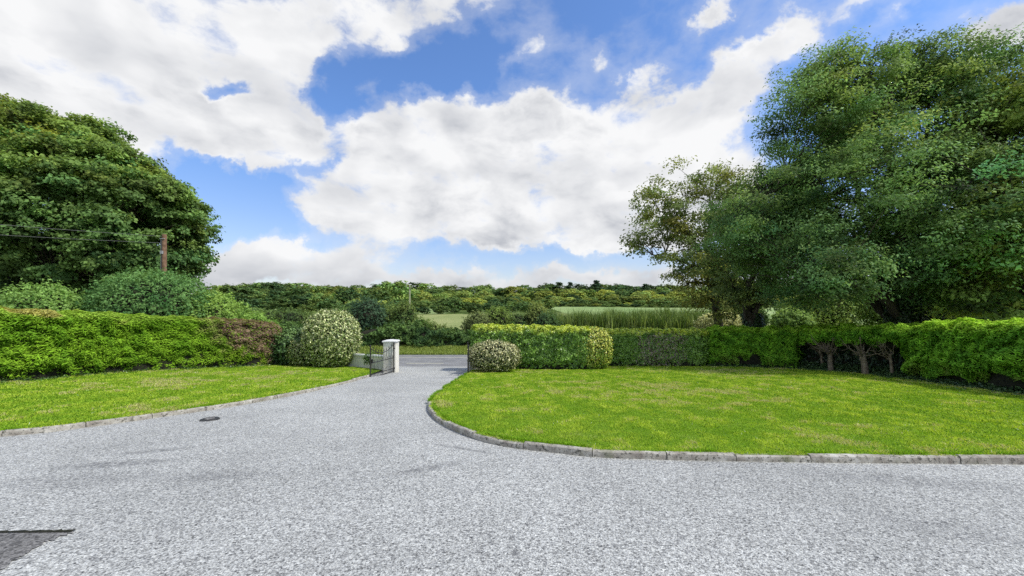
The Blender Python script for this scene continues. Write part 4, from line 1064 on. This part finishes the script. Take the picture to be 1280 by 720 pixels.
ground_leaves(frontL, 0.25, 0.22, 9000, 431, 'dark ivy and weeds under the left hedge', (0.03, 0.06, 0.02), (0.09, 0.15, 0.04))
ground_leaves([c0, (11.4, 18.6), c1_, c2_, c3_, c4_, c5_, (13.6, 8.2), (15.2, 5.0)], 0.35, 0.32, 34000, 432, 'dark ivy and weeds under the right conifer hedges', (0.02, 0.045, 0.018), (0.07, 0.12, 0.04))
poly_sheet('soil_bed', [tuple(p) for p in offset_path([c0, (11.4, 18.6), c1_, c2_, c3_, c4_, c5_, (13.6, 8.2), (15.2, 5.0)], -0.28)] + [tuple(p) for p in offset_path([c0, (11.4, 18.6), c1_, c2_, c3_, c4_, c5_, (13.6, 8.2), (15.2, 5.0)], 1.5)[::-1]], LZ + 0.012, M['soil'], 4,
           label='bare soil under the right conifer hedges', kind='structure')
poly_sheet('soil_bed', [tuple(p) for p in offset_path(frontL, -0.12)] + [tuple(p) for p in offset_path(frontL, 1.5)[::-1]], LZ + 0.012, M['soil'], 4, label='bare soil under the left conifer hedge', kind='structure')

# ------------------------------------------------------------------ sky, sun, camera
SUN_EL, SUN_AZ = 52.0, 106.0   # azimuth: degrees to the right of the view direction (+Y)
w = bpy.data.worlds.new('World'); SC.world = w; w.use_nodes = True
nt = NT(w.node_tree); bg = w.node_tree.nodes['Background']
ST = 0.10
sky = nt.node('ShaderNodeTexSky', sky_type='NISHITA'); sky.sun_disc = False; sky.sun_elevation = R(SUN_EL); sky.sun_rotation = R(SUN_AZ)
sky.air_density = 1.0; sky.dust_density = 0.6; sky.ozone_density = 2.0
d = nt.node('ShaderNodeTexCoord').outputs['Generated']
sep = nt.node('ShaderNodeSeparateXYZ'); nt.l.new(d, sep.inputs[0]); dx, dy, dz = sep.outputs
yy = nt.m('MAXIMUM', dy, 0.05)
u = nt.m('DIVIDE', dx, yy); v = nt.m('DIVIDE', dz, yy)
cb = nt.node('ShaderNodeCombineXYZ'); nt.l.new(u, cb.inputs[0]); nt.l.new(v, cb.inputs[1])
wn = nt.node('ShaderNodeTexNoise'); nt.l.new(cb.outputs[0], wn.inputs['Vector']); wn.inputs['Scale'].default_value = 3.2; wn.inputs['Detail'].default_value = 3
uv = nt.vm('ADD', cb.outputs[0], nt.vm('SCALE', nt.vm('SUBTRACT', wn.outputs['Color'], (0.5, 0.5, 0.5)), scale=0.16))
wn2 = nt.node('ShaderNodeTexNoise'); nt.l.new(cb.outputs[0], wn2.inputs['Vector']); wn2.inputs['Scale'].default_value = 11; wn2.inputs['Detail'].default_value = 7; wn2.inputs['Roughness'].default_value = 0.6
uv = nt.vm('ADD', uv, nt.vm('SCALE', nt.vm('SUBTRACT', wn2.outputs['Color'], (0.5, 0.5, 0.5)), scale=0.15))
BL = [  # px, py, rx, ry, rot, amp
 (60, 60, 330, 140, 0, 1.3), (230, 160, 150, 62, 12, 0.85), (380, 55, 100, 36, -20, 0.75), (380, 105, 60, 28, 0, 0.6), (470, 5, 70, 34, 0, 0.8), (498, 50, 26, 22, -60, 0.5), (570, 12, 55, 30, 15, 0.75),
 (360, 170, 90, 34, -10, 0.85), (300, 190, 90, 30, 0, 0.6), (575, 202, 140, 74, 0, 1.1), (700, 190, 160, 90, 0, 1.1), (430, 230, 110, 46, 20, 0.8), (610, 262, 190, 48, 0, 1.0), (790, 225, 110, 78, 0, 1.0),
 (490, 170, 60, 36, 0, 0.6), (530, 95, 90, 24, 0, -0.9), (690, 110, 90, 18, 0, -0.35), (885, 135, 150, 40, 46, 1.15), (940, 90, 90, 34, 35, 0.6), (893, 10, 36, 16, 50, 1.1), (975, 52, 46, 22, 20, 0.8), (830, 250, 130, 60, 0, 0.8), (652, 72, 32, 12, 45, 0.62), (752, 58, 22, 12, 60, 0.5), (795, 100, 30, 11, 40, 0.55), (770,95,14,8,40,.35),
 (1080, 5, 50, 18, 20, 0.75), (1122, 18, 34, 12, 40, 0.7), (1262, 30, 60, 40, 30, 1.1), (350, 318, 110, 26, 0, 0.9), (470, 322, 120, 22, 0, 0.7), (600, 348, 420, 13, 0, 1.0), (290, 340, 80, 30, 0, .7),
 (300, 120, 34, 20, -10, -1.3), (415, 140, 34, 55, 0, -1.2), (440, 85, 40, 34, 0, -.9), (262, 262, 70, 30, -30, -1.1), (340, 225, 60, 14, 0, -0.7), (420, 190, 34, 14, 0, -.7), (340, 262, 80, 22, -25, -1.2), (240, 215, 60, 26, -35, -0.9), (650, 320, 140, 13, 0, -1.1), (290, 280, 60, 20, -20, -0.5), (590, 78, 110, 26, 0, -0.5), (385, 205, 22, 9, 0, -0.5),
]
tot = None
for (px, py, rx, ry, rot, amp) in BL:
    mp = nt.node('ShaderNodeMapping', vector_type='TEXTURE'); nt.l.new(uv, mp.inputs[0])
    mp.inputs['Location'].default_value = ((px - 640) / F, (HY - py) / F, 0); mp.inputs['Rotation'].default_value = (0, 0, R(rot)); mp.inputs['Scale'].default_value = (rx / F, ry / F, 1)
    q = nt.vm('LENGTH', nt.vm('MULTIPLY', mp.outputs[0], (1, 1, 0)))
    e = nt.m('MULTIPLY', nt.m('POWER', 2.71828, nt.m('MULTIPLY', nt.m('MULTIPLY', q, q), -1.0)), amp)
    tot = e if tot is None else nt.m('ADD', tot, e)
cov = nt.m('MINIMUM', nt.m('SUBTRACT', tot, 0.46), 0.62)
front = nt.smooth(dy, 0.05, 0.3)
dd = nt.vm('MULTIPLY', d, (1, 1, 1.7))
nlow = nt.noise(dd, 2.1, 3, 0.5)
rear = nt.m('MULTIPLY', nt.m('SUBTRACT', nlow, 0.44), 3.0)
cov = nt.m('ADD', nt.m('MULTIPLY', cov, front), nt.m('MULTIPLY', rear, nt.m('SUBTRACT', 1.0, front)))
wp = nt.node('ShaderNodeTexNoise'); nt.l.new(dd, wp.inputs['Vector']); wp.inputs['Scale'].default_value = 5; wp.inputs['Detail'].default_value = 4
dw = nt.vm('ADD', dd, nt.vm('SCALE', nt.vm('SUBTRACT', wp.outputs['Color'], (0.5, 0.5, 0.5)), scale=0.10))
f1 = nt.noise(dw, 7.5, 13, 0.6)
dens = nt.m('ADD', cov, nt.m('MULTIPLY', nt.m('SUBTRACT', f1, 0.5), 2.3))
alpha = nt.smooth(dens, -0.16, 0.52)
veil = nt.m('MULTIPLY', nt.smooth(dens, -0.6, 0.1), 0.24)
alpha = nt.m('MAXIMUM', alpha, veil)
# cloud relief: compare with the field a bit further towards the sun
sd_ = (math.sin(R(SUN_AZ)) * 0.03, 0.0, 0.055)
f2 = nt.noise(nt.vm('ADD', dw, sd_), 5.5, 4, 0.45); f1b = nt.noise(dw, 5.5, 4, 0.45)
rel = nt.m('MULTIPLY', nt.m('SUBTRACT', f1b, f2), 1.0)
g1 = nt.noise(nt.vm('ADD', nt.vm('MULTIPLY', dd, (1, 1, 1.6)), (3, 1, 2)), 3.3, 5, 0.55)
thick = nt.m('MULTIPLY', nt.smooth(dens, 0.35, 1.35), nt.smooth(g1, 0.38, 0.68))
br = nt.m('ADD', nt.m('SUBTRACT', 0.92, nt.m('MULTIPLY', thick, 0.44)), rel)
low = nt.m('MULTIPLY', nt.smooth(dz, 0.16, 0.02), 0.24)
br = nt.m('SUBTRACT', br, low)
br = nt.m('MINIMUM', nt.m('MAXIMUM', br, 0.42), 1.0)
cc = nt.mix(br, (0.10, 0.14, 0.23), (0.985, 0.99, 1.0))
cloud = nt.mix(1.0, cc, (1 / ST * 0.655,) * 3, 'MULTIPLY')
blue = nt.mix(1.0, sky.outputs[0], nt.mix(nt.smooth(dz, 0.05, 0.4), (1.0, 0.96, 1.10), (0.86, 1.10, 1.44)), 'MULTIPLY')
BLUE_NODE = blue.node
fin = nt.mix(alpha, blue, cloud)
for nd in w.node_tree.nodes:
    if nd.type == 'MIX': nd.clamp_result = False; nd.clamp_factor = True
nt.l.new(fin, bg.inputs['Color']); bg.inputs['Strength'].default_value = ST
w.cycles.sampling_method = 'MANUAL'; w.cycles.sample_map_resolution = 512

sun = bpy.data.lights.new('sun', 'SUN'); sun.energy = 2.6; sun.angle = R(3.0); sun.color = (1.0, 0.96, 0.88)
so = bpy.data.objects.new('sun', sun); COL.objects.link(so)
sdv = Vector((math.sin(R(SUN_AZ)) * math.cos(R(SUN_EL)), math.cos(R(SUN_AZ)) * math.cos(R(SUN_EL)), math.sin(R(SUN_EL))))
so.rotation_euler = (-sdv).to_track_quat('-Z', 'Y').to_euler(); so.location = (0, 0, 30)

cam = bpy.data.cameras.new('camera'); co = bpy.data.objects.new('camera', cam); COL.objects.link(co)
co.location = (0, 0, EYE); co.rotation_euler = (R(90), 0, 0)
cam.sensor_width = 36; cam.lens = 36 * F / 1280; cam.shift_y = (HY - 360) / 1280; cam.clip_end = 6000; cam.clip_start = 0.05
SC.camera = co
SC.view_settings.view_transform = 'Standard'; SC.view_settings.look = 'None'; SC.view_settings.gamma = 1; SC.view_settings.exposure = 0.55; SC.view_settings.use_curve_mapping = False
SC.cycles.max_bounces = 6; SC.cycles.diffuse_bounces = 3; SC.cycles.transmission_bounces = 3; SC.cycles.glossy_bounces = 2
SC.cycles.caustics_reflective = False; SC.cycles.caustics_refractive = False
SC.cycles.use_denoising = False
